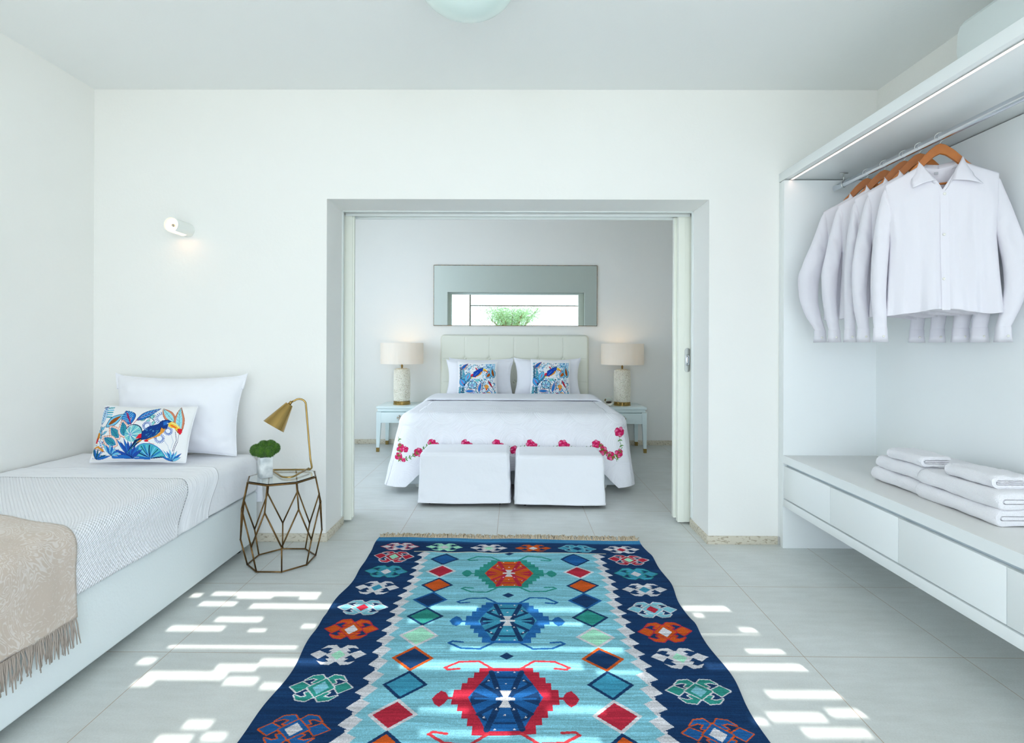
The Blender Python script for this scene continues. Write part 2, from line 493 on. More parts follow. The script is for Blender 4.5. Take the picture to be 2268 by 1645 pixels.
# ------------------------------------------------------------------ camera
F_PX = 1203.0
cam = bpy.data.cameras.new('camera'); co = bpy.data.objects.new('camera', cam); COL.objects.link(co)
cam.sensor_width = 36; cam.lens = F_PX / 2268 * 36; cam.clip_start = .05; cam.clip_end = 200
cam.shift_y = -60.5 / 2268
ro, ya = .0038, .0058
fwd = Vector((-math.sin(ya), math.cos(ya), 0)); right = Vector((math.cos(ya), math.sin(ya), 0)); upv = Vector((0, 0, 1))
r2 = right * math.cos(ro) + upv * math.sin(ro); u2 = upv * math.cos(ro) - right * math.sin(ro)
Rm = Matrix((r2, u2, -fwd)).transposed().to_4x4()
co.matrix_world = Matrix.Translation((0, 0, 1.19)) @ Rm
SC.camera = co

# ------------------------------------------------------------------ shell
XL, XR, YW, YD, YB, ZC = -2.542, 2.16, 3.26, 3.80, 6.45, 2.716     # left, right, dividing wall, its back, bedroom end, ceiling
OL, OR_, OT = -1.135, 1.160, 2.059
YF = -0.80
def struct(o):
    o['kind'] = 'structure'; return o
def wallbox(name, m, *bxs):
    mb = MB()
    for b in bxs: mb.box(*b)
    return struct(mb.build(name, m))
wallbox('floor', M['floor'], (-3.2, 3.2, YF - .3, YB + .1, -.12, 0))
wallbox('ceiling', M['ceil'], (-3.2, 3.2, YF - .3, YB + .1, ZC, ZC + .12))
wallbox('wall_left', M['wall'], (XL - .12, XL, YF, YW, 0, ZC))
wallbox('wall_right', M['wall'], (XR, XR + .12, YF, YW, 0, ZC))
# dividing wall with a pocket for the sliding doors
wallbox('wall_middle', M['wall'],
        (-3.1, OL, YW, 3.575, 0, ZC), (OR_, 3.1, YW, 3.575, 0, ZC), (OL, OR_, YW, 3.575, OT, ZC),
        (-3.1, OL, 3.715, YD, 0, ZC), (OR_, 3.1, 3.715, YD, 0, ZC), (OL, OR_, 3.715, YD, OT, ZC))
wallbox('wall_back', M['wall'], (-2.8, 2.6, YB, YB + .12, 0, ZC))
# bedroom side walls; the left one has an unseen opening added to brighten the bedroom
wallbox('wall_bedroom_left', M['wall'], (-2.75, -2.63, YD, 3.9, 0, ZC), (-2.75, -2.63, 5.3, YB, 0, ZC), (-2.75, -2.63, 3.9, 5.3, 0, .70), (-2.75, -2.63, 3.9, 5.3, 2.4, ZC))
wallbox('wall_bedroom_right', M['wall'], (2.45, 2.57, YD, YB, 0, ZC))
# terrace side wall with the wide opening
wallbox('wall_front', M['wall'], (XL, -1.78, YF - .2, YF, 0, ZC), (1.82, XR, YF - .2, YF, 0, ZC), (-1.78, 1.82, YF - .2, YF, 2.62, ZC))
# door frame liner and track
fr = MB()
fr.box(OL - .004, OL + .006, 3.545, 3.575, .06, OT, .001); fr.box(OR_ - .006, OR_ + .004, 3.545, 3.575, .06, OT, .001)
fr.box(OL, OR_, 3.545, 3.575, OT - .006, OT + .004, .001)
fr.box(OL + .004, OR_ - .004, 3.60, 3.606, OT - .022, OT, .001); fr.box(OL + .004, OR_ - .004, 3.69, 3.697, OT - .022, OT, .001)
fr.box(OL + .004, OR_ - .004, 3.606, 3.69, OT - .006, OT, .001)
struct(fr.build('trim_1', M['frame'], angle=.5))
# baseboards of travertine
def base(name, *b):
    mb = MB()
    for q in b: mb.box(*q, b=.001)
    return struct(mb.build(name, M['trav'], angle=.5))
base('baseboard_middle', (XL, OL + .010, YW - .010, YW, 0, .048), (OR_ - .010, 1.572, YW - .010, YW, 0, .048),
     (OL, OL + .010, YW, 3.575, 0, .048), (OR_ - .010, OR_, YW, 3.575, 0, .048))
base('baseboard_back', (-2.63, 2.45, YB - .012, YB, 0, .055))
base('baseboard_left', (XL, XL + .010, YF, YW - .01, 0, .048))

# sliding doors
def sliding(name, side, x0, x1):
    s = 1 if side > 0 else -1
    t = thing(name, None, None, (x1 if s > 0 else x0, 3.645, .012)); t['kind'] = 'structure'
    if s > 0:
        MB().box(x0, 1.9, 3.612, 3.652, .014, 2.046, .003).build('door_leaf', M['door'], t, angle=.5)
        MB().box(x0 - .0005, x0 + .0405, 3.6105, 3.613, .014, 2.046, .0).build('lock_stile', M['door'], t)
        MB().box(x0 - .018, x0 + .10, 3.655, 3.690, .03, 2.046, .003).build('rear_stile', M['door'], t, angle=.5)
        h = MB()
        pr = []
        cx, cz, w, hh = x0 + .060, 1.089, .0175, .080
        bm = bmesh.new()
        vs = []
        for k in range(32):
            a = 2 * PI * k / 32
            vs.append(bm.verts.new((cx + w * math.cos(a), 3.6125, cz + w * math.sin(a) + (hh - w) * (1 if math.sin(a) >= 0 else -1))))
        f = bm.faces.new(vs); r = bmesh.ops.extrude_face_region(bm, geom=[f])
        for e in r['geom']:
            if isinstance(e, bmesh.types.BMVert): e.co.y -= .004
        h.bm(bm)
        pl = h.build('handle_plate', M['steel'], t, angle=.5)
        MB().tube([(cx + .0095 * math.cos(a), 3.607, cz + .0095 * math.sin(a) + .026 * (1 if math.sin(a) >= 0 else -1)) for a in np.linspace(0, 2 * PI, 28, endpoint=False)], .0022, 8, True).build('finger_pull', M['chrome'], pl, smooth=True)
        MB().sphere((cx, 3.607, cz), .0085, 16, (1, .4, 3.4)).build('pull_recess', M['chrome'], pl, smooth=True)
    else:
        MB().box(-1.9, x1 - .010, 3.612, 3.652, .014, 2.046, .003).build('door_leaf', M['door'], t, angle=.5)
        MB().box(x1 - .014, x1, 3.622, 3.648, .03, 2.046, .003).build('lock_stile', M['door'], t, angle=.5)
    return t
sliding('door_1', -1, -1.13, -1.077)
sliding('door_2', 1, 1.083, 1.156)

# terrace opening frame, seen in the bedroom mirror
wf = MB()
for b in ((-1.165, -1.125, 0, 2.62), (-1.78, -1.74, 0, 2.62), (1.78, 1.82, 0, 2.62)):
    wf.box(b[0], b[1], YF - .14, YF - .08, b[2], b[3], .002)
wf.box(-1.74, 1.78, YF - .14, YF - .08, 2.57, 2.62, .002); wf.box(-1.125, 1.78, YF - .14, YF - .08, 2.150, 2.180, .002)
struct(wf.build('window_1', M['bronze'], angle=.5))
wallbox('terrace_floor', M['stone_out'], (-9, 9, -16, YF - .3, -.12, -.02))

# unseen slatted roof, added with gaps cut to throw sun strips on the floor
SX, SY = .24, 1 / .70          # sun drift per metre of height: x, y
HR = 2.90
SRX, SRY = SX * SY * HR, SY * HR
gaps = []   # floor px boxes of sun (x0,x1,y0,y1)
for q in ((424, 446, 1318, 1327), (472, 710, 1314, 1323), (525, 604, 1323, 1329), (665, 704, 1323, 1330), (444, 523, 1336, 1346), (556, 747, 1340, 1351), (750, 860, 1342, 1350),
          (479, 581, 1370, 1381), (670, 700, 1385, 1394), (374, 496, 1390, 1402), (550, 588, 1396, 1406), (355, 466, 1405, 1418),
          (343, 368, 1422, 1433), (379, 663, 1423, 1440), (308, 342, 1462, 1477), (576, 720, 1462, 1478), (479, 570, 1475, 1490),
          (320, 501, 1492, 1510), (295, 338, 1510, 1526), (499, 570, 1504, 1521), (580, 625, 1516, 1530), (409, 469, 1600, 1619), (345, 422, 1634, 1655), (450, 500, 1628, 1645),
          (1516, 1639, 1339, 1350), (1539, 1559, 1355, 1364), (1640, 1701, 1386, 1396), (1551, 1690, 1402, 1413), (1654, 1763, 1431, 1443), (1560, 1809, 1466, 1480),
          (1701, 1890, 1525, 1541), (1836, 1940, 1564, 1582), (1705, 1827, 1573, 1593), (1782, 1926, 1607, 1627), (1660, 1700, 1586, 1600),
          (955, 1060, 1343, 1353), (1170, 1290, 1344, 1356), (1190, 1290, 1378, 1386), (905, 990, 1425, 1435), (1000, 1180, 1429, 1442), (1180, 1380, 1432, 1441), (905, 960, 1374, 1382),
          (890, 1290, 1465, 1484), (1310, 1380, 1436, 1446), (655, 700, 1466, 1476), (998, 1217, 1531, 1547), (1212, 1340, 1564, 1580), (930, 1040, 1568, 1580), (1320, 1420, 1484, 1492),
          (1010, 1075, 1378, 1385), (930, 1130, 1618, 1630), (1180, 1330, 1632, 1648)):
    yy = []
    for py in (q[3], q[2]): yy.append(F_PX * 1.19 / (py - 762))
    ym = .5 * (yy[0] + yy[1])
    x0 = (q[0] - 1141) * ym / F_PX; x1 = (q[1] - 1141) * ym / F_PX
    gaps.append((x0 + SRX, x1 + SRX + SX * SY * .003, yy[0] - SRY - SY * .003, yy[1] - SRY))
def sun_screen():
    t = thing('slatted_sun_screen', 'unseen slatted sun screen behind the viewer, gaps cut to throw sun strips', 'sun_screen', (0, -2.2, 0))
    Y0, Y1, X0, X1 = -3.25, YF - .22, -3.2, 4.4
    ysplit = sorted(set([Y0, Y1] + [round(g[2], 4) for g in gaps] + [round(g[3], 4) for g in gaps]))
    ysplit = [y for y in ysplit if Y0 <= y <= Y1]
    mb = MB()
    for a, b in zip(ysplit[:-1], ysplit[1:]):
        if b - a < .0005: continue
        m = .5 * (a + b)
        cuts = sorted((max(g[0], X0), min(g[1], X1)) for g in gaps if g[2] - 1e-4 <= m <= g[3] + 1e-4)
        x = X0
        for c0, c1 in cuts:
            if c0 > x + .003: mb.box(x, c0, a, b, HR, HR + .003)
            x = max(x, c1)
        if x < X1: mb.box(x, X1, a, b, HR, HR + .003)
    mb.build('slat_mat', M['reed'], t)
    mb = MB()
    for x in (-3.2, 4.4): mb.box(x - .05, x + .05, -3.3, -1.1, HR - .14, HR - .002, .004)
    mb.box(-3.25, 4.45, -3.36, -3.26, HR - .14, HR + .01, .004)
    mb.build('beam', M['reed'], t, angle=.5)
    for x in (-3.2, 4.4): MB().box(x - .05, x + .05, -3.35, -3.27, -.02, HR - .15, .004).build('post', M['reed'], t, angle=.5)
sun_screen()

def tree():
    t = thing('garden_tree', 'feathery green tree behind the viewer, reflected in the bedroom mirror', 'tree', (-.1, -6, -.02))
    mb = MB(); r = random.Random(4); tips = []
    mb.tube([(-.1, -6, -.02), (-.08, -6, .6), (-.15, -6, 1.2)], [.09, .07, .06], 8)
    for k in range(16):
        a = 2 * PI * k / 16 + r.random(); sp = r.uniform(.35, 1.25)
        p = [(-.15 + r.uniform(-.05, .05), -6, 1.1 + r.random() * .2)]
        for q in (.35, .7, 1.0):
            p.append((-.12 + sp * q * math.cos(a) + r.uniform(-.05, .05), -6 + sp * q * math.sin(a) * .7, 1.2 + 1.28 * q ** .8 * r.uniform(.8, 1.0)))
        mb.tube(p, [.035, .022, .014, .006], 6); tips.append(p)
    mb.build('trunk', M['bark'], t, smooth=True)
    V = []; Fc = []
    for p in tips:
        for _ in range(620):
            i = r.choice((1, 2, 2)); q = r.random()
            a = Vector(p[i]); b = Vector(p[i + 1]); c = a.lerp(b, q) + Vector((r.gauss(0, .2), r.gauss(0, .2), r.gauss(0, .14)))
            if c.z > 2.50: c.z = 2.50 - r.random() * .2
            d = Vector((r.uniform(-1, 1), r.uniform(-1, 1), r.uniform(-1, .6))).normalized() * r.uniform(.03, .06); n = d.cross(Vector((r.random(), r.random(), r.random()))).normalized() * .009
            k = len(V); V += [(c - d)[:], (c + n)[:], (c + d)[:], (c - n)[:]]; Fc.append((k, k + 1, k + 2, k + 3))
    MB().add(V, Fc).build('foliage', M['leaf_out'], t)
tree()

# ------------------------------------------------------------------ light
W = bpy.data.worlds.new('sky'); SC.world = W; W.use_nodes = True
bg = W.node_tree.nodes['Background']; bg.inputs[0].default_value = (.78, .90, 1.05, 1); bg.inputs[1].default_value = 3.0
sun = bpy.data.lights.new('sun', 'SUN'); so = bpy.data.objects.new('sun', sun); COL.objects.link(so)
sun.energy = 5.0; sun.angle = math.radians(.20); sun.color = (1, .97, .92)
so.rotation_euler = Vector((-SX * SY, SY, -1.0)).to_track_quat('-Z', 'Y').to_euler()
so.location = (2, -6, 6)
def lamp_point(name, loc, e, c=(1, .74, .5), r=.03, parent=None):
    l = bpy.data.lights.new(name, 'POINT'); l.energy = e; l.color = c; l.shadow_soft_size = r
    o = bpy.data.objects.new(name, l); COL.objects.link(o); o.location = loc
    if parent: o.parent = parent
    return o
vs = SC.view_settings
vs.view_transform = 'Standard'; vs.look = 'None'; vs.gamma = 1; vs.use_curve_mapping = False; vs.exposure = 0.80
SC.cycles.max_bounces = 14; SC.cycles.diffuse_bounces = 8; SC.cycles.glossy_bounces = 5; SC.cycles.transmission_bounces = 8
SC.cycles.caustics_reflective = False; SC.cycles.caustics_refractive = False
SC.cycles.sample_clamp_indirect = 8

# ------------------------------------------------------------------ fixtures
t = thing('ceiling_lamp', 'round opal glass dome lamp at the top edge of the picture', 'lamp', (-.195, 2.13, ZC))
MB().lathe([(.0, -.004), (.30, -.004), (.305, -.016), (.29, -.026), (.0, -.026)], 64, Matrix.Translation((-.195, 2.13, ZC))).build('rim_plate', M['rimglass'], t, angle=.6)
MB().lathe([(.0, -.225)] + [(.198 * math.sin(a), -.09 - .135 * math.cos(a)) for a in np.linspace(.06, PI / 2, 14)] + [(.19, -.05), (.16, -.0265)], 64, Matrix.Translation((-.195, 2.13, ZC))).build('glass_dome', M['opal'], t, smooth=True)

t = thing('wall_sconce', 'white tube wall lamp glowing above the single bed', 'lamp', (-1.975, YW, 1.868))
cx, cz, R = -1.975, 1.868, .043
def tube_shell(y0, y1, r0, r1, a0, a1, cutz=None):
    A = np.linspace(a0, a1, 40); Ys = np.linspace(y0, y1, 10)
    mb = MB()
    for r, fl in ((r0, False), (r1, True)):
        mb.grid(np.array([[(cx + r * math.cos(a), y, cz + r * math.sin(a)) for a in A] for y in Ys]), flip=fl)
    for a in (A[0], A[-1]):
        mb.grid(np.array([[(cx + r * math.cos(a), y, cz + r * math.sin(a)) for r in (r0, r1)] for y in Ys]))
    for y in (y0, y1):
        mb.grid(np.array([[(cx + r * math.cos(a), y, cz + r * math.sin(a)) for a in A] for r in (r0, r1)]))
    return mb
a0 = -PI / 2 + .55
mb = tube_shell(3.10, 3.215, R, R - .003, a0, a0 + 2 * PI - 1.05)
mb.build('tube_shade', M['plaster'], t, angle=.8)
MB().lathe([(0, 0), (R, 0), (R, .045), (0, .045)], 40, Matrix.Translation((cx, 3.2595, cz)) @ Matrix.Rotation(PI / 2, 4, 'X')).build('wall_mount', M['plaster'], t, angle=.6)
MB().lathe([(0, 0), (.018, 0), (.024, .02), (.022, .035), (.012, .042), (0, .044)], 24, Matrix.Translation((cx, 3.175, cz)) @ Matrix.Rotation(PI / 2, 4, 'X')).build('lit_bulb', M['bulb'], t, smooth=True)
MB().lathe([(0, 0), (.009, 0), (.008, .012), (.0, .014)], 16, Matrix.Translation((cx, 3.130, cz)) @ Matrix.Rotation(PI / 2, 4, 'X')).build('bulb_cap', M['bulbmetal'], t, smooth=True)
lamp_point('sconce_light', (cx, 3.17, cz - .028), .055, (1, .45, .26), r=.008)

# air conditioner on the right wall
t = thing('air_conditioner', 'white rounded air conditioner above the clothes shelf', 'air conditioner', (XR, 1.95, 2.33))
bm = bmesh.new()
prof = [(XR - .002, 2.30), (XR - .002, 2.612), (2.0, 2.612), (1.955, 2.604), (1.935, 2.58), (1.93, 2.50), (1.945, 2.38), (1.985, 2.32), (2.05, 2.30)]
mb = MB(); nn = len(prof); ys = [1.46, 1.468, 1.49, 2.38, 2.410, 2.422]; ins = [.03, .012, 0, 0, .014, .034]
V = []; Fc = []
for y, i in zip(ys, ins):
    for (x, z) in prof:
        V.append((x + (i if x < XR - .01 else 0), y, z + (i if z < 2.4 else -i)))
for k in range(len(ys) - 1):
    for j in range(nn):
        l = (j + 1) % nn; Fc.append((k * nn + j, k * nn + l, (k + 1) * nn + l, (k + 1) * nn + j))
Fc.append(tuple(range(nn))); Fc.append(tuple((len(ys) - 1) * nn + j for j in range(nn))[::-1])
MB().add(V, Fc).build('body', M['ac'], t, angle=.5)
MB().box(1.925, 1.94, 1.52, 2.36, 2.375, 2.382, .001).build('louver_seam', M['ac'], t)
box('air_flap', 1.955, 2.04, 1.53, 2.35, 2.297, 2.303, M['ac'], t, b=.002)

# ------------------------------------------------------------------ open wardrobe
XF, XK, YP, YE = 1.574, 2.115, 3.193, -.10
t = thing('open_wardrobe', 'white built-in open wardrobe with floating drawer bench and lit top shelf', 'wardrobe', (1.85, 3.2, 0))
mb = MB().box(XF, XR - .002, YP, 3.228, 0, 2.158, .0015).box(XF + .004, XR - .002, 3.228, YW - .002, .05, 2.158)
mb.build('side_panel', M['lacquer'], t, angle=.5)
box('back_panel', XK, XR - .002, YE, YP, .247, 2.158, M['lacquer'], t, b=0)
mb = MB().box(XF, XR - .004, YE, YW - .002, 2.162, 2.212, .0015)
mb.build('top_shelf', M['lacquer'], t, angle=.5)
mb = MB().box(XF + .030, XF + .032, YE, YP, 2.157, 2.162).box(XF + .046, XF + .048, YE, YP, 2.157, 2.162)
mb.build('light_channel', M['steel'], t)
box('led_strip', XF + .033, XF + .045, YE, YP - .01, 2.1585, 2.1615, M['led'], t, b=0)
mb = MB().box(XF, XK, YE, YP, .500, .545, .0015)
mb.build('bench_top', M['lacquer_top'], t, angle=.5)
MB().box(XF - .0015, XF, YE, YP, .5005, .5445).build('bench_edge', M['lacquer'], t)
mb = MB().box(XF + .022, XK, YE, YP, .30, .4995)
mb.build('carcass', mat('gap_shadow_tone', (.55, .62, .66), .4), t)  # darker than the other lacquer: shade of the grip recess put into the colour
mb = MB().box(XF, XK, YE, YP, .247, .290, .0015)
mb.build('bottom_panel', M['lacquer'], t, angle=.5)
yy = YP - .002
for w in (.471, .483, .491, .49, .49, .49, .37):
    o = box('drawer', XF + .001, XF + .021, yy - w + .003, yy, .2975, .4835, M['lacquer'], t, b=.0015)
    yy -= w
mb = MB()
pr = [(.010 * math.cos(a), .017 * math.sin(a)) for a in np.linspace(0, 2 * PI, 24, endpoint=False)]
V = [(1.85 + a, y, 2.100 + b) for y in (3.165, YE + .02) for a, b in pr]
Fc = [(k, (k + 1) % 24, 24 + (k + 1) % 24, 24 + k) for k in range(24)] + [tuple(range(24)), tuple(range(24, 48))]
rail = MB().add(V, Fc).build('clothes_rail', M['chrome'], t, angle=.6)
for y in (3.075, 1.2):
    b = MB().box(1.85 - .022, 1.85 + .022, y - .006, y + .006, 2.1585, 2.1615)
    b.tube([(1.85, y, 2.16), (1.85, y, 2.118)], .0035, 8)
    b.tube([(1.85 + .0125 * math.cos(a), y, 2.100 + .0195 * math.sin(a)) for a in np.linspace(0, 2 * PI, 20, endpoint=False)], .0025, 6, True)
    b.build('rail_bracket', M['steel'], rail, smooth=True)
# ------------------------------------------------------------------ kilim
def rug():
    NAVY, NAVY2 = np.array(rgb('17375F')), np.array(rgb('1E4A7C'))
    SKY, TEAL, MINT = rgb('7DBBCB'), rgb('2F8A80'), rgb('A3E0C4')
    WHT, RED, ORG, BLU, MID = rgb('CFCED3'), rgb('B02A3E'), rgb('C2541F'), rgb('1F5A96'), rgb('3F92B0')
    x0, x1, y0, y1 = -.815, .765, .80, 3.30
    nx, ny = 540, 1050
    C = Canvas(x0, x1, y0, y1, nx, ny, NAVY)
    # light blue field
    FL, FR, FT = -.507, .462, 3.072
    C.poly([(FL, y0), (FR, y0), (FR, FT), (FL, FT)], SKY)
    # far end strips
    C.poly([(x0, 3.24), (x1, 3.24), (x1, y1), (x0, y1)], rgb('3F86B4'))
    C.poly([(x0, 3.222), (x1, 3.222), (x1, 3.24), (x0, 3.24)], NAVY2)
    # chains of grey diamonds
    for fx in (FL, FR):
        s = 1 if fx < 0 else -1
        y = 3.03
        while y > y0 - .1:
            C.poly([(fx - s * .038, y - .012), (fx - s * .006, y + .036), (fx + s * .036, y + .012), (fx + s * .008, y - .036)], WHT)
            C.poly([(fx - s * .008, y - .030), (fx + s * .008, y - .036), (fx - s * .002, y - .05), (fx - s * .012, y - .045)], WHT)
            C.poly([(fx + s * .034, y + .014), (fx + s * .01, y - .03), (fx + s * .002, y - .06), (fx + s * .034, y - .04)], SKY)
            C.poly([(fx - s * .040, y - .012), (fx - s * .008, y - .038), (fx - s * .008, y - .05), (fx - s * .03, y - .052), (fx - s * .045, y - .03)], NAVY)
            y -= .0785
    C.poly([(x0, FT), (x1, FT), (x1, FT + .008), (x0, FT + .008)], NAVY)
    C.line([(FL - .06, FT + .002), (FR + .05, FT + .002)], .008, rgb('E6E2CE'))
    # column diamonds
    seq = [(BLU, NAVY), (RED, WHT), (ORG, NAVY), (NAVY, BLU), (TEAL, NAVY), (MINT, WHT), (NAVY, ORG), (MID, NAVY), (RED, WHT), (ORG, NAVY), (BLU, NAVY), (TEAL, NAVY), (RED, WHT), (MINT, WHT)]
    for cx in (-.384, .331):
        y = 2.978
        for f, o in seq:
            for k, c in ((1.0, o), (.80, f)):
                C.poly([(cx - .081 * k, y), (cx, y + .081 * k), (cx + .081 * k, y), (cx, y - .081 * k)], c)
            y -= .1560
    # border motifs
    def sc(P, k):
        P = np.asarray(P, float); c = P.mean(0); return c + (P - c) * k
    def motif(cx, cy, col, ctr, out=None, a=.108, b=.070):
        TR = [(.00, .60), (.20, .98), (.50, .90), (.68, .55), (.44, .70), (.26, .62), (.40, .36), (.22, .30)]
        P = []
        for sx in (1, -1):
            for sy in (1, -1): P.append([(x * sx, y * sy) for x, y in TR])
            P.append([(sx * 1.0, .04), (sx * .72, .42), (sx * .38, .10), (sx * .66, -.38)])
        ring = [(-.46, 0), (0, .70), (.46, 0), (0, -.70)]
        P.append(ring)
        def put(p, c): C.poly([(cx + x * a, cy + y * b) for x, y in p], c)
        if out is not None:
            for p in P:
                q = [(cx + x * a, cy + y * b) for x, y in p]
                C.line(q, .009, out, True)
        for p in P: put(p, col)
        put([(-.26, 0), (0, .46), (.26, 0), (0, -.46)], ctr)
        if out is not None:
            for sx in (1, -1): C.line([(cx + sx * .46 * a, cy + .0 * b), (cx + sx * .02 * a, cy + .70 * b)], .004, out); C.line([(cx + sx * .46 * a, cy), (cx, cy - .70 * b)], .004, out)
    top = [(WHT, BLU, RED), (MINT, WHT, None), (WHT, MINT, None), (ORG, WHT, None), (MID, NAVY, SKY), (WHT, RED, None)]
    for k, (c, d, o) in enumerate(top): motif(-.661 + k * .257, 3.152, c, d, o, b=.058)
    side = [(RED, MINT, WHT), (MID, WHT, TEAL), (WHT, MID, None), (SKY, RED, WHT), (ORG, WHT, RED), (WHT, MINT, None), (TEAL, SKY, WHT), (BLU, WHT, ORG), (WHT, BLU, None), (ORG, MINT, WHT), (MID, WHT, None), (RED, WHT, WHT)]
    ys = [2.998, 2.815, 2.628, 2.43, 2.243, 2.062, 1.863, 1.659, 1.47, 1.28, 1.09, .9]
    for y, (c, d, o) in zip(ys, side):
        motif(-.671, y, c, d, o); motif(.624, y - .006, c, d, o)
    # medallions
    def medal(cx, cy, outc, base, sub, hook):
        st = [(-.07, .168)]
        S = lambda P: [(cx + x, cy + y) for x, y in P]
        steps = [(.0, .168), (.098, .168), (.098, .142), (.118, .142), (.118, .112), (.137, .112), (.137, .080), (.156, .080), (.156, .045), (.178, .045), (.178, -.03)]
        R_ = steps + [(.156, -.03), (.156, -.062), (.137, -.062), (.137, -.096), (.118, -.096), (.118, -.128), (.098, -.128), (.098, -.168), (0, -.168)]
        C.poly(S(R_ + [(-x, y) for x, y in R_[::-1]]), outc)
        H = [(-.126, .005), (-.058, .150), (.058, .150), (.126, .005), (.056, -.150), (-.056, -.150)]
        C.poly(S(H), base)
        # arms of the star
        for sx in (1, -1):
            for sy in (1, -1):
                C.line(S([(sx * .02, sy * .02), (sx * .055, sy * .145)]), .020, sub)
                C.line(S([(sx * .03, sy * .03), (sx * .085, sy * .075)]), .016, sub)
                C.line(S([(sx * .085, sy * .075), (sx * .06, sy * .10)]), .012, sub)
            C.poly(S([(sx * .045, 0), (sx * .11, .035), (sx * .118, .0), (sx * .11, -.035)]), sub)
            C.line(S([(sx * .03, 0), (sx * .10, 0)]), .010, base)
        for sy in (1, -1):
            C.poly(S([(-.035, sy * .145), (.035, sy * .145), (0, sy * .085)]), base)
            C.line(S([(-.03, sy * .115), (.03, sy * .115)]), .010, sub)
        # centre I
        C.poly(S([(-.020, .042), (.020, .042), (.008, .010), (.032, .005), (.032, -.007), (.008, -.009), (.020, -.042), (-.020, -.042), (-.008, -.009), (-.032, -.007), (-.032, .005), (-.008, .010)]), WHT)
        for x, y in ((.03, .143), (-.03, .143), (.03, -.143), (-.03, -.143), (.062, .095), (-.062, .095), (.066, -.09), (-.066, -.09), (.03, .055), (-.03, .055), (.028, -.052), (-.028, -.052), (0, .078), (0, -.078)):
            C.poly(S([(x - .005, y - .003), (x + .005, y - .003), (x, y + .006)]), WHT)
        for sx in (1, -1):
            C.line(S([(sx * .176, 0), (sx * .20, 0)]), .012, outc)
            C.poly(S([(sx * .19, .004), (sx * .205, .032), (sx * .222, .040), (sx * .238, .018), (sx * .246, -.002), (sx * .232, -.03), (sx * .215, -.042), (sx * .20, -.024)]), outc)
            for sy in (1, -1):
                C.line(S([(sx * .053, sy * .165), (sx * .103, sy * .212), (sx * .178, sy * .208), (sx * .228, sy * .172), (sx * .215, sy * .160), (sx * .175, sy * .166)]), .011, hook)
    cx = -.028
    medal(cx, 2.802, TEAL, ORG, RED, TEAL)
    medal(cx, 2.318, rgb('2563A0'), MID, NAVY, BLU)
    medal(cx, 1.812, RED, BLU, NAVY, rgb('C23A44'))
    medal(cx, 1.300, TEAL, ORG, RED, TEAL)
    for y in (3.052, 2.556, 2.055, 1.557, 1.05):
        C.poly([(cx - .028, y), (cx, y + .024), (cx + .028, y), (cx, y - .024)], NAVY)
    # wool: streaks along the weft, speckle per knot
    img = C.img.copy()
    st = vnoise((ny, nx), (ny // 2, 12), 3) * .24 + vnoise((ny, nx), (90, 4), 5) * .12 + rng.normal(0, .11, (ny, nx)) + vnoise((ny, nx), (ny, 60), 8) * .10
    img = np.clip(img * np.exp(st)[..., None], 0, 1)
    # blend a little neighbouring weft so that edges look woven
    X = np.linspace(x0, x1, nx + 1); Y = np.linspace(y0, y1, ny + 1)
    XX, YY = np.meshgrid(X, Y)
    # edges wander a little, cloth ripples near the far end
    wav = .010 * np.sin(YY * 7.3) + .006 * np.sin(YY * 17)
    fac = np.abs(XX) / .8
    PX = XX + wav * fac * .9
    PY = YY + (.018 * (-XX / .8)) * sstep(2.6, 3.3, YY) + .004 * np.sin(XX * 9) * sstep(2.9, 3.1, YY)
    Z = .008 + .003 * vnoise(YY.shape, (20, 10), 2) + .007 * np.exp(-((YY - 3.03 + .02 * np.sin(XX * 5)) / .05) ** 2) * (.5 + .5 * np.sin(XX * 24 + 1)) \
        + .010 * np.exp(-((YY - 2.30 + .02 * XX) / .05) ** 2) * sstep(.4, .8, np.abs(XX)) + .004 * np.exp(-((YY - 1.62) / .05) ** 2) * (.5 + .5 * np.sin(XX * 16))
    P = np.stack([PX, PY, Z], -1)
    t = thing('kilim_rug', 'blue kilim rug with medallions and diamond borders on the stone floor', 'rug', (0, 2.0, 0))
    sheet('woven_field', P, M['rug'], t, colors=img, thick=.006)
    mb = MB(); r = random.Random(3)
    n = 420
    for k in range(n):
        x = x0 + .01 + (x1 - x0 - .02) * k / (n - 1); i = min(nx, int((x - x0) / (x1 - x0) * nx))
        p = P[-1, i]; a = r.uniform(-.5, .5); L_ = r.uniform(.045, .075)
        pts = [(p[0], p[1] - .004, p[2])]
        for q in (.33, .66, 1): pts.append((p[0] + math.sin(a) * L_ * q + r.uniform(-.004, .004), p[1] + math.cos(a) * L_ * q, .006 + .016 * math.sin(q * 3) * r.random()))
        mb.tube(pts, [.0026, .003, .0028, .002], 5)
    o = mb.build('fringe', M['tan'], t, smooth=True); o['kind'] = 'stuff'
rug()

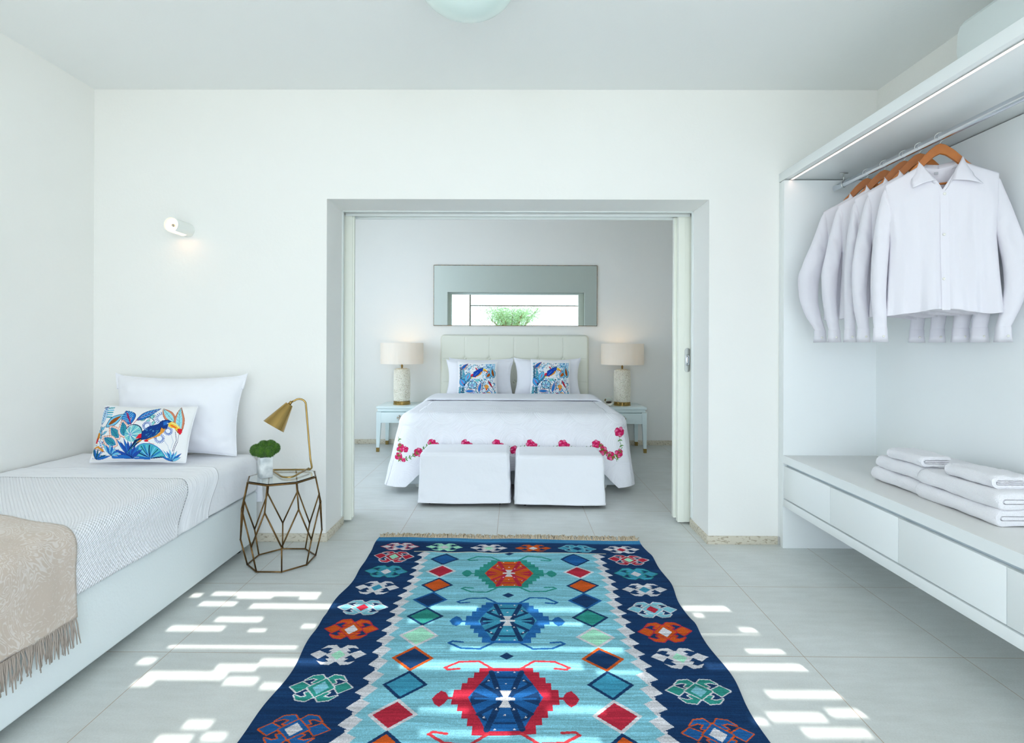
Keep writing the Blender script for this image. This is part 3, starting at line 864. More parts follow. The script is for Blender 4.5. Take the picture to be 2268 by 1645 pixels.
# ------------------------------------------------------------------ pillows
def pillow_P(W, H, T, nu=48, nv=36, pinch=.09, flange=0.0, seed=0, wr=.006):
    u = np.linspace(-1, 1, nu); v = np.linspace(-1, 1, nv)
    U, V = np.meshgrid(u, v)
    k = (1 - pinch * (1 - V ** 2) ** 1.2); l = (1 - pinch * (1 - U ** 2) ** 1.2 * W / H * .8)
    X = W / 2 * U * k; Z = H / 2 * V * l
    e = (1 - np.abs(U) ** 2.2) * (1 - np.abs(V) ** 2.2)
    X = X * (1 - flange * 2.2 * (1 - V) / 2 * (W > .7) * (H > .45))
    D = T / 2 * np.clip(e, 0, 1) ** .52
    n = vnoise(U.shape, (5, 7), seed) * wr + vnoise(U.shape, (12, 16), seed + 1) * wr * .45
    crn = np.exp(-((1 - np.abs(U)) ** 2 + (1 - np.abs(V)) ** 2) / .12) * np.sin((U * V) * 26) * wr * .8
    D2 = D + (n + crn) * np.clip(e * 6, 0, 1)
    return X, Z, D2, D, U, V
def pillow(name, label, cat, W, H, T, loc, lean, mtl, rz=0, pinch=.09, group=None, seed=0, design=None, nu=48, nv=36, flange=0, wr=.006, roll=0):
    X, Z, D, Db, U, V = pillow_P(W, H, T, nu, nv, pinch, flange, seed, wr)
    t = thing(name, label, cat, loc, group); t.rotation_euler = (-lean, roll, rz)
    # origin at the bottom edge centre; local z up, front faces -y
    front = np.stack([X, -D, Z + H / 2], -1); back = np.stack([X, Db, Z + H / 2], -1)
    if design is None:
        mb = MB().grid(front).grid(back, flip=True)
        o = mb.build('pillow_cover', mtl, t, smooth=True, world=False)
    else:
        o = sheet('printed_front', front, M['print'], t, colors=design, world=False, flip=False)
        sheet('back_panel', back[::4, ::4], mtl, t, world=False, flip=True)
    pp = [(X[0, i], -D[0, i], Z[0, i] + H / 2) for i in range(0, nu, 2)] + [(X[i, -1], -D[i, -1], Z[i, -1] + H / 2) for i in range(0, nv, 2)] \
        + [(X[-1, i], -D[-1, i], Z[-1, i] + H / 2) for i in range(nu - 1, -1, -2)] + [(X[i, 0], -D[i, 0], Z[i, 0] + H / 2) for i in range(nv - 1, -1, -2)]
    MB().tube(pp, .0028, 6, True).build('seam', mtl, t, smooth=True, world=False)
    if flange:
        for sx in (-1, 1):
            for sz in (1,):
                cx_, cz_ = sx * W / 2, sz * H
                q = flange
                f = MB(); f.add([(cx_ - sx * q * 2.6, -.004, cz_ - (q * .5 if sz else -q * .5)), (cx_ + sx * q * .35, -.001, cz_ + (q * .55 if sz else -q * .1)), (cx_ - sx * q * .3, -.004, cz_ - (q * 2.6 if sz else -q * 2.6)), (cx_ - sx * q * 1.6, -.014, cz_ - (q * 1.6 if sz else -q * 1.6)),
                                 (cx_ - sx * q * 2.6, .004, cz_ - (q * .5 if sz else -q * .5)), (cx_ + sx * q * .35, .001, cz_ + (q * .55 if sz else -q * .1)), (cx_ - sx * q * .3, .004, cz_ - (q * 2.6 if sz else -q * 2.6))],
                                [(0, 1, 2), (0, 2, 3), (4, 6, 5), (0, 4, 5, 1), (1, 5, 6, 2)])
                f.build('flange_corner', mtl, t, world=False)
    return t

INK = rgb('1A2E5C'); BL = rgb('2B6FC0'); LB = rgb('74C3E2'); TL_ = rgb('3E9EB0'); DKT = rgb('1F6277'); ORA = rgb('E0983A'); PNK = rgb('CF8466'); WH = (.84, .84, .84); BRN = rgb('9A5120'); YEL = rgb('F0CE4A'); RD = rgb('D8263A'); MAG = rgb('9A2350')
def design_lumbar(nx=330, ny=200):
    C = Canvas(0, 1.0, 0, .6, nx, ny, WH)
    def q(x, y):
        v = (1240 - y) / 1045.; xl = 100 + v * 240; xr = 1860 + v * 220
        return ((x - xl) / (xr - xl), v * .6)
    Q = lambda *p: [q(*a) for a in p]
    s = 1 / 1760.
    def fan(c, tips, w, a, b):
        for k, tp in enumerate(tips): C.leaf(q(*c), q(*tp), w * s, a if k % 2 else b, INK, 3 * s)
    r = random.Random(2)
    # left thicket
    for k in range(60):
        x = r.uniform(170, 400); y = r.uniform(880, 1190)
        C.line(Q((x, y), (x + r.uniform(-50, 50), y + r.uniform(-40, 40))), r.uniform(6, 14) * s, r.choice((INK, BL, LB, BL, TL_, ORA)))
    C.leaf(q(330, 560), q(400, 215), 120 * s, rgb('BFE2F2'), BL, 8 * s, INK, ribs=BL); 
    for k in range(5): C.line(Q((440, 240 + k * 45), (545, 230 + k * 50)), 26 * s, LB if k % 2 else TL_)
    C.line(Q((330, 240), (430, 215)), 16 * s, INK)
    for (b, tp) in (((330, 700), (330, 590)), ((330, 680), (415, 600)), ((360, 760), (470, 690)), ((340, 780), (270, 660)), ((350, 830), (290, 740))): C.leaf(q(*b), q(*tp), 36 * s, LB, INK, 8 * s)
    C.line(Q((290, 600), (360, 720), (330, 900)), 9 * s, INK)
    C.disc(q(255, 790), 52 * s, ORA, 1.5); C.disc(q(235, 860), 34 * s, RD, 1.6)
    for k in range(5): C.line(Q((220 + k * 18, 730), (250 + k * 6, 850)), 4 * s, BRN)
    C.line(Q((210, 1000), (290, 980), (400, 1050)), 34 * s, ORA); C.line(Q((220, 1010), (430, 1080)), 9 * s, BRN)
    # vine with leaflets near the top
    C.line(Q((1150, 430), (1340, 450), (1420, 545)), 12 * s, INK)
    for (b, tp) in (((1230, 440), (1130, 500)), ((1280, 450), (1240, 360)), ((1330, 450), (1380, 370)), ((1300, 470), (1220, 560)), ((1390, 500), (1340, 610)), ((1390, 480), (1460, 400)), ((1350, 460), (1300, 350))): C.leaf(q(*b), q(*tp), 46 * s, rgb('8BD3CF'), INK, 9 * s)
    # dashed palm behind the bird
    for cx, cy, rr in ((1520, 440, 130), (1260, 600, 90), (1640, 690, 80), (1480, 830, 95)):
        C.disc(q(cx, cy), rr * s, rgb('E8EEF6'))
        for k in range(20):
            a = k * PI / 10
            C.line(Q((cx + rr * .55 * math.cos(a), cy + rr * .55 * math.sin(a)), (cx + rr * .98 * math.cos(a), cy + rr * .98 * math.sin(a))), 12 * s, rgb('2A5CA8'))
    # leaves
    C.leaf(q(435, 610), q(790, 365), 170 * s, LB, INK, 12 * s, inner=BRN)
    C.leaf(q(945, 560), q(810, 300), 250 * s, BL, INK, 10 * s, MAG, ribs=LB)
    C.line(Q((850, 340), (930, 510)), 14 * s, MAG); C.line(Q((840, 400), (900, 470)), 8 * s, MAG); C.line(Q((940, 430), (925, 520)), 8 * s, RD)
    C.leaf(q(1050, 480), q(1440, 245), 140 * s, BL, INK, 10 * s, MAG, ribs=LB)
    C.line(Q((1050, 480), (1000, 560)), 10 * s, RD)
    for b, tp in (((740, 850), (520, 600)), ((835, 820), (775, 485)), ((690, 970), (385, 800))):
        C.leaf(q(*b), q(*tp), 205 * s, rgb('F0D8CC'), PNK, 8 * s, ribs=PNK)
        b2 = (b[0] * .9 + tp[0] * .1, b[1] * .9 + tp[1] * .1); t2 = (b[0] * .12 + tp[0] * .88, b[1] * .12 + tp[1] * .88)
        C.leaf(q(*b2), q(*t2), 120 * s, TL_, BL, 8 * s, rgb('1D4E92'), ribs=DKT)
    C.disc(q(1010, 740), 165 * s, rgb('7CCBCB')); 
    for k in range(14):
        a = k * PI / 7
        C.line(Q((945, 770), (1010 + 160 * math.cos(a), 740 + 160 * math.sin(a))), 9 * s, (WH, BL)[k % 2])
    C.line([q(1010 + 168 * math.cos(a), 740 + 168 * math.sin(a)) for a in np.linspace(-2.6, .5, 14)], 16 * s, INK)
    for b, tp, w in (((1740, 520), (1500, 250), 150), ((1830, 730), (1800, 225), 165)):
        C.leaf(q(*b), q(*tp), w * s, PNK, BRN, 6 * s); C.leaf(q(*b), q(*tp), w * .62 * s, rgb('9CDCE4'), None, 0, DKT, ribs=DKT)
    for p in (((1765, 700), (1770, 860), (1680, 1060)), ((1820, 740), (1790, 880), (1700, 1060)), ((1690, 760), (1720, 880), (1670, 1000)), ((1560, 860), (1620, 960), (1630, 1080))): C.line(Q(*p), 8 * s, INK if p[0][0] > 1700 else rgb('B9C6D6'))
    # ground palms
    C.poly(Q((560, 1150), (560, 1195), (930, 1205), (1250, 1215), (1250, 1185), (900, 1180)), BL)
    fan((560, 1145), ((395, 915), (470, 960), (545, 930), (600, 960), (650, 1000), (720, 1040), (760, 1090)), 46, BL, LB)
    fan((250, 1200), ((150, 960), (215, 1000), (300, 1020), (370, 1060), (460, 1130), (540, 1150)), 40, BL, DKT)
    C.poly([q(1250 + 290 * math.cos(a), 1190 - 260 * math.sin(a)) for a in np.linspace(.05, PI - .05, 24)], rgb('4FB4BE'))
    C.line([q(1250 + 290 * math.cos(a), 1190 - 260 * math.sin(a)) for a in np.linspace(.05, PI - .05, 24)], 12 * s, BL)
    for k in range(15):
        a = .12 + k * (PI - .24) / 14
        C.line(Q((1250, 1190), (1250 + 255 * math.cos(a), 1190 - 228 * math.sin(a))), (12 if k % 2 else 20) * s, (INK, LB, BL)[k % 3])
    fan((920, 1185), ((640, 1040), (690, 860), (760, 900), (830, 840), (900, 880), (970, 900), (1040, 960), (1110, 980), (1160, 1040), (640, 1140)), 52, BL, rgb('2A50A8'))
    fan((1640, 1225), ((1470, 1160), (1530, 1050), (1590, 1060), (1640, 1030), (1700, 1070), (1760, 1050), (1825, 1085), (1800, 1150)), 36, LB, BL)
    # the bird
    C.poly(Q((825, 1150), (1040, 870), (1160, 820), (1170, 880), (1000, 1000), (900, 1080)), INK)
    C.line(Q((860, 1110), (1100, 880)), 10 * s, TL_)
    C.poly(Q((1080, 905), (1160, 850), (1165, 885), (1060, 925)), ORA)
    C.poly(Q((1050, 850), (1110, 765), (1205, 735), (1170, 825)), RD)
    C.poly(Q((1200, 880), (1300, 830), (1275, 900), (1225, 900)), RD); C.line(Q((1270, 890), (1320, 930), (1390, 940)), 7 * s, PNK)
    C.poly(Q((1250, 860), (1400, 800), (1500, 720), (1530, 610), (1600, 640), (1570, 710), (1480, 790), (1370, 830), (1290, 870)), ORA)
    body = Q((1155, 870), (1170, 720), (1280, 620), (1460, 565), (1530, 495), (1630, 478), (1705, 520), (1640, 570), (1620, 640), (1560, 650), (1525, 620), (1500, 710), (1400, 790), (1260, 850))
    C.poly(body, rgb('1C3F86')); C.line(body, 9 * s, INK, True)
    for k in range(40):
        x = r.uniform(1200, 1460); y = r.uniform(640, 830)
        if (x - 1200) * .9 + (y - 640) < 330: C.line(Q((x, y), (x + 22, y - 16)), 5 * s, r.choice((LB, BL, TL_)))
    C.poly(Q((1550, 520), (1630, 500), (1640, 560), (1560, 590)), BL)
    C.disc(q(1630, 545), 13 * s, WH); C.disc(q(1630, 545), 7 * s, INK)
    C.poly(Q((1640, 600), (1645, 540), (1690, 512), (1760, 535), (1830, 600), (1865, 700), (1840, 750), (1800, 690), (1740, 635), (1690, 632)), YEL)
    C.poly(Q((1665, 575), (1700, 570), (1790, 620), (1770, 640), (1700, 605)), rgb('EE6A2C'))
    C.poly(Q((1795, 640), (1865, 640), (1868, 700), (1840, 750), (1800, 690)), RD)
    C.line(Q((1690, 530), (1780, 570), (1820, 620)), 7 * s, (.9, .9, .8))
    return C.img
def design_square(n=170):
    C = Canvas(0, 1, 0, 1, n, n, WH)
    def q(x, y): return ((x - 190) / 1440., (1480 - y) / 1250.)
    Q = lambda *p: [q(*a) for a in p]
    s = 1 / 1440.; r = random.Random(9)
    for k in range(950):
        x = r.uniform(270, 1560); y = r.uniform(330, 1460); a = r.uniform(0, PI)
        if 640 < x < 1090 and 520 < y < 840: continue
        C.line(Q((x, y), (x + 34 * math.cos(a), y + 34 * math.sin(a))), r.uniform(12, 24) * s, r.choice((INK, BL, LB, LB, DKT, TL_, rgb('8AD0D8'))))
    for k in range(9):
        y = 480 + k * 52; C.leaf(q(340, y + 20), q(240 + 10 * (k % 2), y - 20), 46 * s, DKT, INK, 5 * s); C.leaf(q(340, y + 20), q(450, y - 10), 46 * s, TL_, INK, 5 * s)
    for k in range(6):
        y = 1180 + k * 50; C.leaf(q(330, y), q(220, y - 30), 44 * s, TL_, INK, 5 * s); C.leaf(q(330, y), q(470, y - 10), 44 * s, DKT, INK, 5 * s)
    for k in range(6): C.line(Q((1230 + k * 60, 330), (1280 + k * 50, 420), (1240 + k * 55, 500)), 26 * s, LB if k % 2 else rgb('5AA3D8'))
    C.leaf(q(310, 520), q(575, 310), 110 * s, BL, PNK, 14 * s, INK)
    C.leaf(q(400, 580), q(560, 330), 30 * s, PNK)
    C.leaf(q(830, 450), q(940, 560), 44 * s, RD); C.leaf(q(1320, 915), q(1480, 1170), 60 * s, rgb('B01E34'), INK, 4 * s)
    C.leaf(q(1280, 820), q(1420, 620), 210 * s, LB, INK, 14 * s); C.leaf(q(1275, 800), q(1400, 640), 110 * s, rgb('B35A22'))
    C.leaf(q(1530, 810), q(1410, 460), 190 * s, LB, INK, 14 * s); C.leaf(q(1520, 790), q(1440, 490), 90 * s, BRN)
    C.leaf(q(480, 950), q(640, 640), 200 * s, rgb('5FB4DC'), INK, 12 * s); C.leaf(q(530, 880), q(605, 690), 24 * s, RD)
    C.leaf(q(440, 1110), q(265, 850), 210 * s, rgb('4A9ED8'), INK, 12 * s); C.leaf(q(430, 1080), q(285, 880), 24 * s, RD)
    C.poly(Q((800, 880), (1000, 860), (1060, 930), (880, 960)), rgb('7CCBCB')); C.line(Q((960, 880), (1150, 1090)), 14 * s, INK)
    C.disc(q(740, 1075), 170 * s, INK); C.disc(q(740, 1075), 148 * s, rgb('9AD6E2'))
    for k in range(16):
        a = k * PI / 8; C.line(Q((730, 1110), (740 + 140 * math.cos(a), 1075 + 140 * math.sin(a))), 14 * s, (BL, WH, INK)[k % 3])
    C.line(Q((830, 1200), (940, 1370)), 14 * s, INK)
    for b, tp in (((970, 1330), (1055, 985)), ((490, 1290), (830, 1290))):
        C.leaf(q(*b), q(*tp), 170 * s, PNK); C.leaf(q(*b), q(*tp), 145 * s, rgb('F0D8CC')); C.leaf(q(*b), q(*tp), 112 * s, rgb('3A7FC8'), None, 0, INK)
    C.disc(q(1260, 1130), 78 * s, rgb('E8A04A')); C.poly(Q((1215, 1190), (1290, 1190), (1275, 1260), (1235, 1260)), rgb('E85A28'))
    C.leaf(q(1090, 1355), q(1300, 1385), 40 * s, rgb('B01E34'))
    C.line(Q((1300, 1200), (1420, 1300), (1450, 1390)), 22 * s, BL); C.line(Q((1270, 1330), (1350, 1320), (1430, 1400)), 30 * s, ORA); C.line(Q((1290, 1350), (1440, 1420)), 12 * s, INK)
    C.line(Q((1470, 1160), (1540, 1300), (1540, 1440)), 10 * s, DKT)
    # bird
    C.line(Q((430, 1060), (560, 930), (720, 780)), 60 * s, INK); C.line(Q((450, 1030), (700, 800)), 14 * s, LB)
    C.poly(Q((690, 800), (760, 780), (730, 830), (680, 840)), YEL)
    C.poly(Q((655, 775), (695, 690), (775, 675), (745, 755)), RD); C.poly(Q((790, 800), (885, 765), (855, 812)), RD)
    C.poly(Q((850, 775), (1020, 640), (1040, 580), (1100, 600), (1050, 700), (940, 765), (880, 785)), ORA)
    b = Q((750, 800), (775, 620), (900, 545), (1010, 482), (1120, 478), (1115, 560), (1080, 600), (1040, 590), (1015, 650), (940, 720), (850, 775))
    C.poly(b, rgb('1F48B0')); C.line(b, 12 * s, INK, True); C.line(Q((820, 740), (930, 620)), 20 * s, rgb('4A8ADC')); C.line(Q((1000, 560), (1060, 530)), 18 * s, BL)
    C.poly(Q((1125, 560), (1125, 500), (1190, 495), (1270, 560), (1300, 655), (1240, 600), (1150, 575)), YEL)
    C.poly(Q((1140, 545), (1180, 540), (1260, 590), (1300, 655), (1240, 600)), rgb('EE5A2C')); C.poly(Q((1250, 580), (1290, 590), (1305, 660), (1270, 640)), RD)
    return C.img

# ------------------------------------------------------------------ single bed
BX, BY0, BY1, BT = -1.51, 1.16, 3.18, .545
t = thing('single_bed', 'white upholstered single bed in the left corner', 'bed', (-2.03, 2.2, 0))
MB().box(XL + .006, BX, BY0, BY1, .04, .325, .012, 3).build('bed_base', M['bedbase'], t, angle=.6)
for x in (XL + .08, BX - .08):
    for y in (BY0 + .1, BY1 - .1): MB().lathe([(.03, 0), (.034, .041), (0, .041)], 16, Matrix.Translation((x, y, 0))).build('foot', M['black'], t, angle=.6)
MB().box(XL + .012, BX - .010, BY0 + .01, BY1 - .004, .326, .538, .045, 5).build('mattress', M['sheet'], t, smooth=True)
def bed_prof(s, off):
    """arc length over the top from the wall, round the edge and down the side"""
    r = .055 + off; xe = BX - .055; top = .5385 + off
    Lt = xe - (XL + .014)
    La = r * PI / 2
    s = np.asarray(s, float)
    a = np.clip((s - Lt) / r, 0, PI / 2)
    x = np.where(s < Lt, XL + .014 + s, xe + r * np.sin(a)); z = np.where(s < Lt, top, top - r + r * np.cos(a))
    d = np.clip(s - Lt - La, 0, None)
    return x + .05 * d * (1 - d * 2.2), z - d
Ltop = (BX - .055) - (XL + .014)
def bed_sheet(name, mtl, off, y0f, y1f, s0, s1, parent, ns=120, nv=60, wr=.002, uvflip=False, seed=1, thick=0.003, hemwave=0):
    S = np.linspace(s0, s1, ns)
    P = np.zeros((nv, ns, 3)); UV = np.zeros((nv, ns, 2))
    nz = vnoise((nv, ns), (7, 9), seed) * wr + vnoise((nv, ns), (18, 26), seed + 3) * wr * .4
    a = np.clip((S - Ltop) / .06, 0, PI / 2)
    ya, yb = y0f(S), y1f(S)
    for i in range(nv):
        q = i / (nv - 1); y = ya + (yb - ya) * q
        x, z = bed_prof(S * (1 + hemwave * math.sin(y[0] * 14) * 0), off)
        P[i, :, 0] = x + nz[i] * np.sin(a); P[i, :, 1] = y; P[i, :, 2] = z + np.abs(nz[i]) * np.cos(a)
        UV[i, :, 0] = S; UV[i, :, 1] = y - yb
    return sheet(name, P, mtl, parent, uv=UV, thick=thick)
side = lambda S: sstep(Ltop - .05, Ltop + .25, S)
bed_sheet('fitted_sheet', M['sheet'], .002, lambda S: 2.30 + 0 * S, lambda S: 3.165 + 0 * S, .002, Ltop + .086 + .150, t, wr=.0025, seed=5)
MB().box(BX - .060, BX + .022, BY1 + .002, BY1 + .016, .255, .50, .007, M=Matrix.Translation((BX, BY1, .4)) @ Matrix.Rotation(-.05, 4, 'Y') @ Matrix.Translation((-BX, -BY1, -.4))).build('hanging_sheet_corner', M['sheet'], t, angle=.8)
bl = bed_sheet('waffle_blanket', M['waffle'], .012, lambda S: 1.18 + 0 * S, lambda S: 2.555 - .150 * side(S) + .012 * sstep(.5, 0, S), .004, Ltop + .10 + .160, None, ns=150, nv=110, wr=.002, seed=2)
tag(bl, 'white waffle blanket spread over the lower single bed', 'blanket')
fs = bed_sheet('folded_top_sheet', M['pleat'], .008, lambda S: 2.40 - .04 * side(S), lambda S: 2.815 - .165 * side(S) - .05 * sstep(.75, 0, S), .004, Ltop + .093 + .157, None, ns=140, nv=50, wr=.003, seed=8, thick=.004)
tag(fs, 'crinkled white top sheet folded back on the single bed', 'sheet')
# throw
th = thing('paisley_throw', 'beige paisley throw with a knotted fringe over the single bed', 'throw', (-2.0, 1.5, .56))
s_h = Ltop + .115 + .228
bed_sheet('woven_cloth', M['paisley'], .020, lambda S: 1.22 + 0 * S, lambda S: 2.01 - .175 * sstep(Ltop - .55, Ltop + .22, S), .004, s_h, th, ns=120, nv=70, wr=.004, seed=11, thick=.003)
mb = MB(); r = random.Random(5)
for k in range(118):
    y = 1.235 + k * (1.828 - 1.235) / 117
    x, z = bed_prof(np.array([s_h]), .020); x = float(x[0]) + .001; z = float(z[0]) + .004
    L_ = r.uniform(.075, .105); pts = [(x, y, z)]
    a = r.uniform(-.2, .2); b = r.uniform(.0, .008)
    for q in (.3, .6, 1): pts.append((x + b * q + .002, y + a * L_ * q + r.uniform(-.002, .002), z - L_ * q))
    mb.tube(pts, [.0022, .0024, .0024, .0015], 6)
o = mb.build('fringe', mat('taupe_fringe', rgb('A89C92'), .9), th, smooth=True); o['kind'] = 'stuff'
pillow('bed_pillow', 'large plain white pillow leaning on the wall behind the toucan cushion', 'pillow', .75, .455, .17, (-1.935, 3.085, .548), .12, M['cotton'], pinch=.07, seed=3, wr=.008, nu=70, nv=50, flange=.03)
img = design_lumbar()
pillow('toucan_cushion', 'oblong toucan and jungle leaf cushion on the single bed', 'cushion', .51, .305, .11, (-1.995, 2.862, .556), .36, M['cotton'], pinch=.035, seed=4, wr=.003, nu=331, nv=201, design=img)
# ------------------------------------------------------------------ wire side table and what stands on it
TCX, TCY = -1.271, 2.966
t = thing('wire_side_table', 'octagonal brass wire side table with a glass top', 'side table', (TCX, TCY, 0))
def oc(R, a0, z, k): 
    a = math.radians(a0 + 45 * k); return (TCX + R * math.cos(a), TCY + R * math.sin(a), z)
mb = MB()
mb.tube([oc(.172, -112.5, .006, k) for k in range(8)], .0042, 8, True)
for k in range(8):
    b = oc(.172, -112.5, .006, k); n1 = oc(.205, -112.5, .144, k); u1 = oc(.21, -90, .327, k); u0 = oc(.21, -90, .327, k - 1); tp = oc(.182, -90, .458, k)
    for p in ((b, n1), (n1, u1), (n1, u0), (u1, tp)): mb.tube(p, .0042, 8)
    for p in (b, n1, u1, tp): mb.sphere(p, .0052, 8)
mb.tube([oc(.182, -90, .458, k) for k in range(8)], .0046, 8, True)
mb.build('wire_frame', M['brass_dk'], t, smooth=True)
bm = bmesh.new(); vs_ = [bm.verts.new(oc(.176, -90, .459, k)) for k in range(8)]; f = bm.faces.new(vs_)
e = bmesh.ops.extrude_face_region(bm, geom=[f])
for g in e['geom']:
    if isinstance(g, bmesh.types.BMVert): g.co.z += .006
MB_ = MB(); MB_.bm(bm); MB_.build('glass_top', M['glass'], t)
TZ = .4655
t = thing('brass_desk_lamp', 'brass lamp with cone shade and bent wire stand on the side table', 'lamp', (-1.23, 3.02, TZ))
def rounded(pts, r=.02, n=5, closed=True):
    out = []; m = len(pts)
    for i in range(m):
        p = Vector(pts[i])
        if not closed and i in (0, m - 1): out.append(p[:]); continue
        a = Vector(pts[i - 1]); b = Vector(pts[(i + 1) % m])
        da = (a - p); db = (b - p); ra = min(r, da.length * .45); rb = min(r, db.length * .45)
        A = p + da.normalized() * ra; B = p + db.normalized() * rb
        for q in np.linspace(0, 1, n): out.append(((1 - q) ** 2 * A + 2 * q * (1 - q) * p + q * q * B)[:])
    return out
zb = TZ + .0065
path = rounded([(-1.168, 3.075, zb + .0105), (-1.192, 2.905, zb), (-1.245, 2.905, zb), (-1.382, 3.075, zb), (-1.150, 3.085, zb), (-1.160, 3.08, zb + .05), (-1.188, 3.08, .845)], .03, 7, False)
a0 = Vector((-1.188, 3.08, .845))
arch = [(a0 + Vector((-.034 + .034 * math.cos(a), -.002 * k, .030 * math.sin(a))))[:] for k, a in enumerate(np.linspace(.0, 2.35, 9))]
mb = MB().tube(path[:-1] + arch + [(-1.262, 3.055, .858)], .0052, 10)
mb.build('bent_stand', M['brass'], t, smooth=True)
A = Vector((-1.262, 3.055, .860)); B = Vector((-1.338, 3.005, .728))
ax = (B - A).normalized(); Rq = ax.to_track_quat('Z', 'Y').to_matrix().to_4x4()
MB().lathe([(.0, -.004), (.007, -.004), (.009, .006), (.009, .018), (.0, .018)], 20, Matrix.Translation(A) @ Rq).build('swivel_joint', M['brass'], t, smooth=True)
Lc = (B - A).length
MB().lathe([(0, .014), (.021, .016), (.023, .022), (.063, Lc), (.061, Lc), (.021, .026), (0, .022)], 40, Matrix.Translation(A) @ Rq).build('cone_shade', M['brass'], t, angle=.5)
MB().sphere((A + ax * (Lc * .62))[:], .019, 14).build('bulb', M['plaster'], t, smooth=True)
# vase with moss
t = thing('moss_vase', 'square marble vase filled with green moss balls', 'vase', (-1.352, 2.935, TZ))
vm = Matrix.Translation((-1.352, 2.935, TZ)) @ Matrix.Rotation(math.radians(38), 4, 'Z')
MB().box(-.032, .032, -.032, .032, 0, .112, .002, M=vm).build('vase_body', M['marble'], t, angle=.5)
def moss(c, r, seed):
    rr = np.random.default_rng(seed); n = 2600
    d = rr.normal(size=(n, 3)); d /= np.linalg.norm(d, axis=1)[:, None]
    V = []; Fc = []
    c = np.array(c)
    for k in range(n):
        L_ = r * rr.uniform(.90, 1.04); u = np.cross(d[k], rr.normal(size=3)); u /= np.linalg.norm(u); w = np.cross(d[k], u); q = len(V)
        b = c + d[k] * r * .6; wv = r * .034
        V += [b + u * wv, b - u * wv * .5 + w * wv, b - u * wv * .5 - w * wv, c + d[k] * L_ + rr.normal(size=3) * r * .03]
        Fc += [(q, q + 1, q + 3), (q + 1, q + 2, q + 3), (q + 2, q, q + 3)]
    return MB().sphere(c, r * .82, 20).add(V, Fc)
for k, (dx, dy, dz, r_) in enumerate(((-.050, .005, .150, .036), (-.012, -.022, .150, .036), (.028, -.012, .148, .036), (.044, .012, .160, .034), (-.014, .012, .168, .037), (.020, .018, .172, .035))):
    moss((-1.352 + dx, 2.935 + dy, TZ + dz - .006), r_, k).build('moss_ball', M['moss'], t)

# ------------------------------------------------------------------ hangers and shirts
def hanger_parts(t):
    xs = np.linspace(-.178, .178, 41)
    prof = lambda x: -np.interp(abs(x), [0, .02, .05, .08, .12, .16, .205], [0, .008, .036, .074, .120, .152, .182])
    V = []; Fc = []
    for i, x in enumerate(xs):
        z = prof(x); h = np.interp(abs(x), [0, .05, .205], [.040, .042, .024]); d = .0075
        for (yy, zz) in ((-d, z), (-d * .6, z + .003), (d * .6, z + .003), (d, z), (d, z - h), (d * .6, z - h - .002), (-d * .6, z - h - .002), (-d, z - h)): V.append((x, yy, zz))
    for i in range(len(xs) - 1):
        for k in range(8): Fc.append((i * 8 + k, i * 8 + (k + 1) % 8, (i + 1) * 8 + (k + 1) % 8, (i + 1) * 8 + k))
    Fc += [tuple(range(8)), tuple((len(xs) - 1) * 8 + k for k in range(8))]
    MB().add(V, Fc).build('shoulder_bar', M['wood'], t, angle=.7, world=False)
    MB().tube([(-.165, 0, -.172), (.165, 0, -.172)], .005, 10).build('trouser_bar', M['wood'], t, smooth=True, world=False)
    pts = [(0, 0, -.004), (0, 0, .006), (.004, 0, .012)] + [(.0192 * math.cos(a), 0, .0330 + .0192 * math.sin(a)) for a in np.linspace(-1.25, PI + .35, 18)]
    MB().tube(pts, .0016, 8).build('wire_hook', M['steel'], t, smooth=True, world=False)

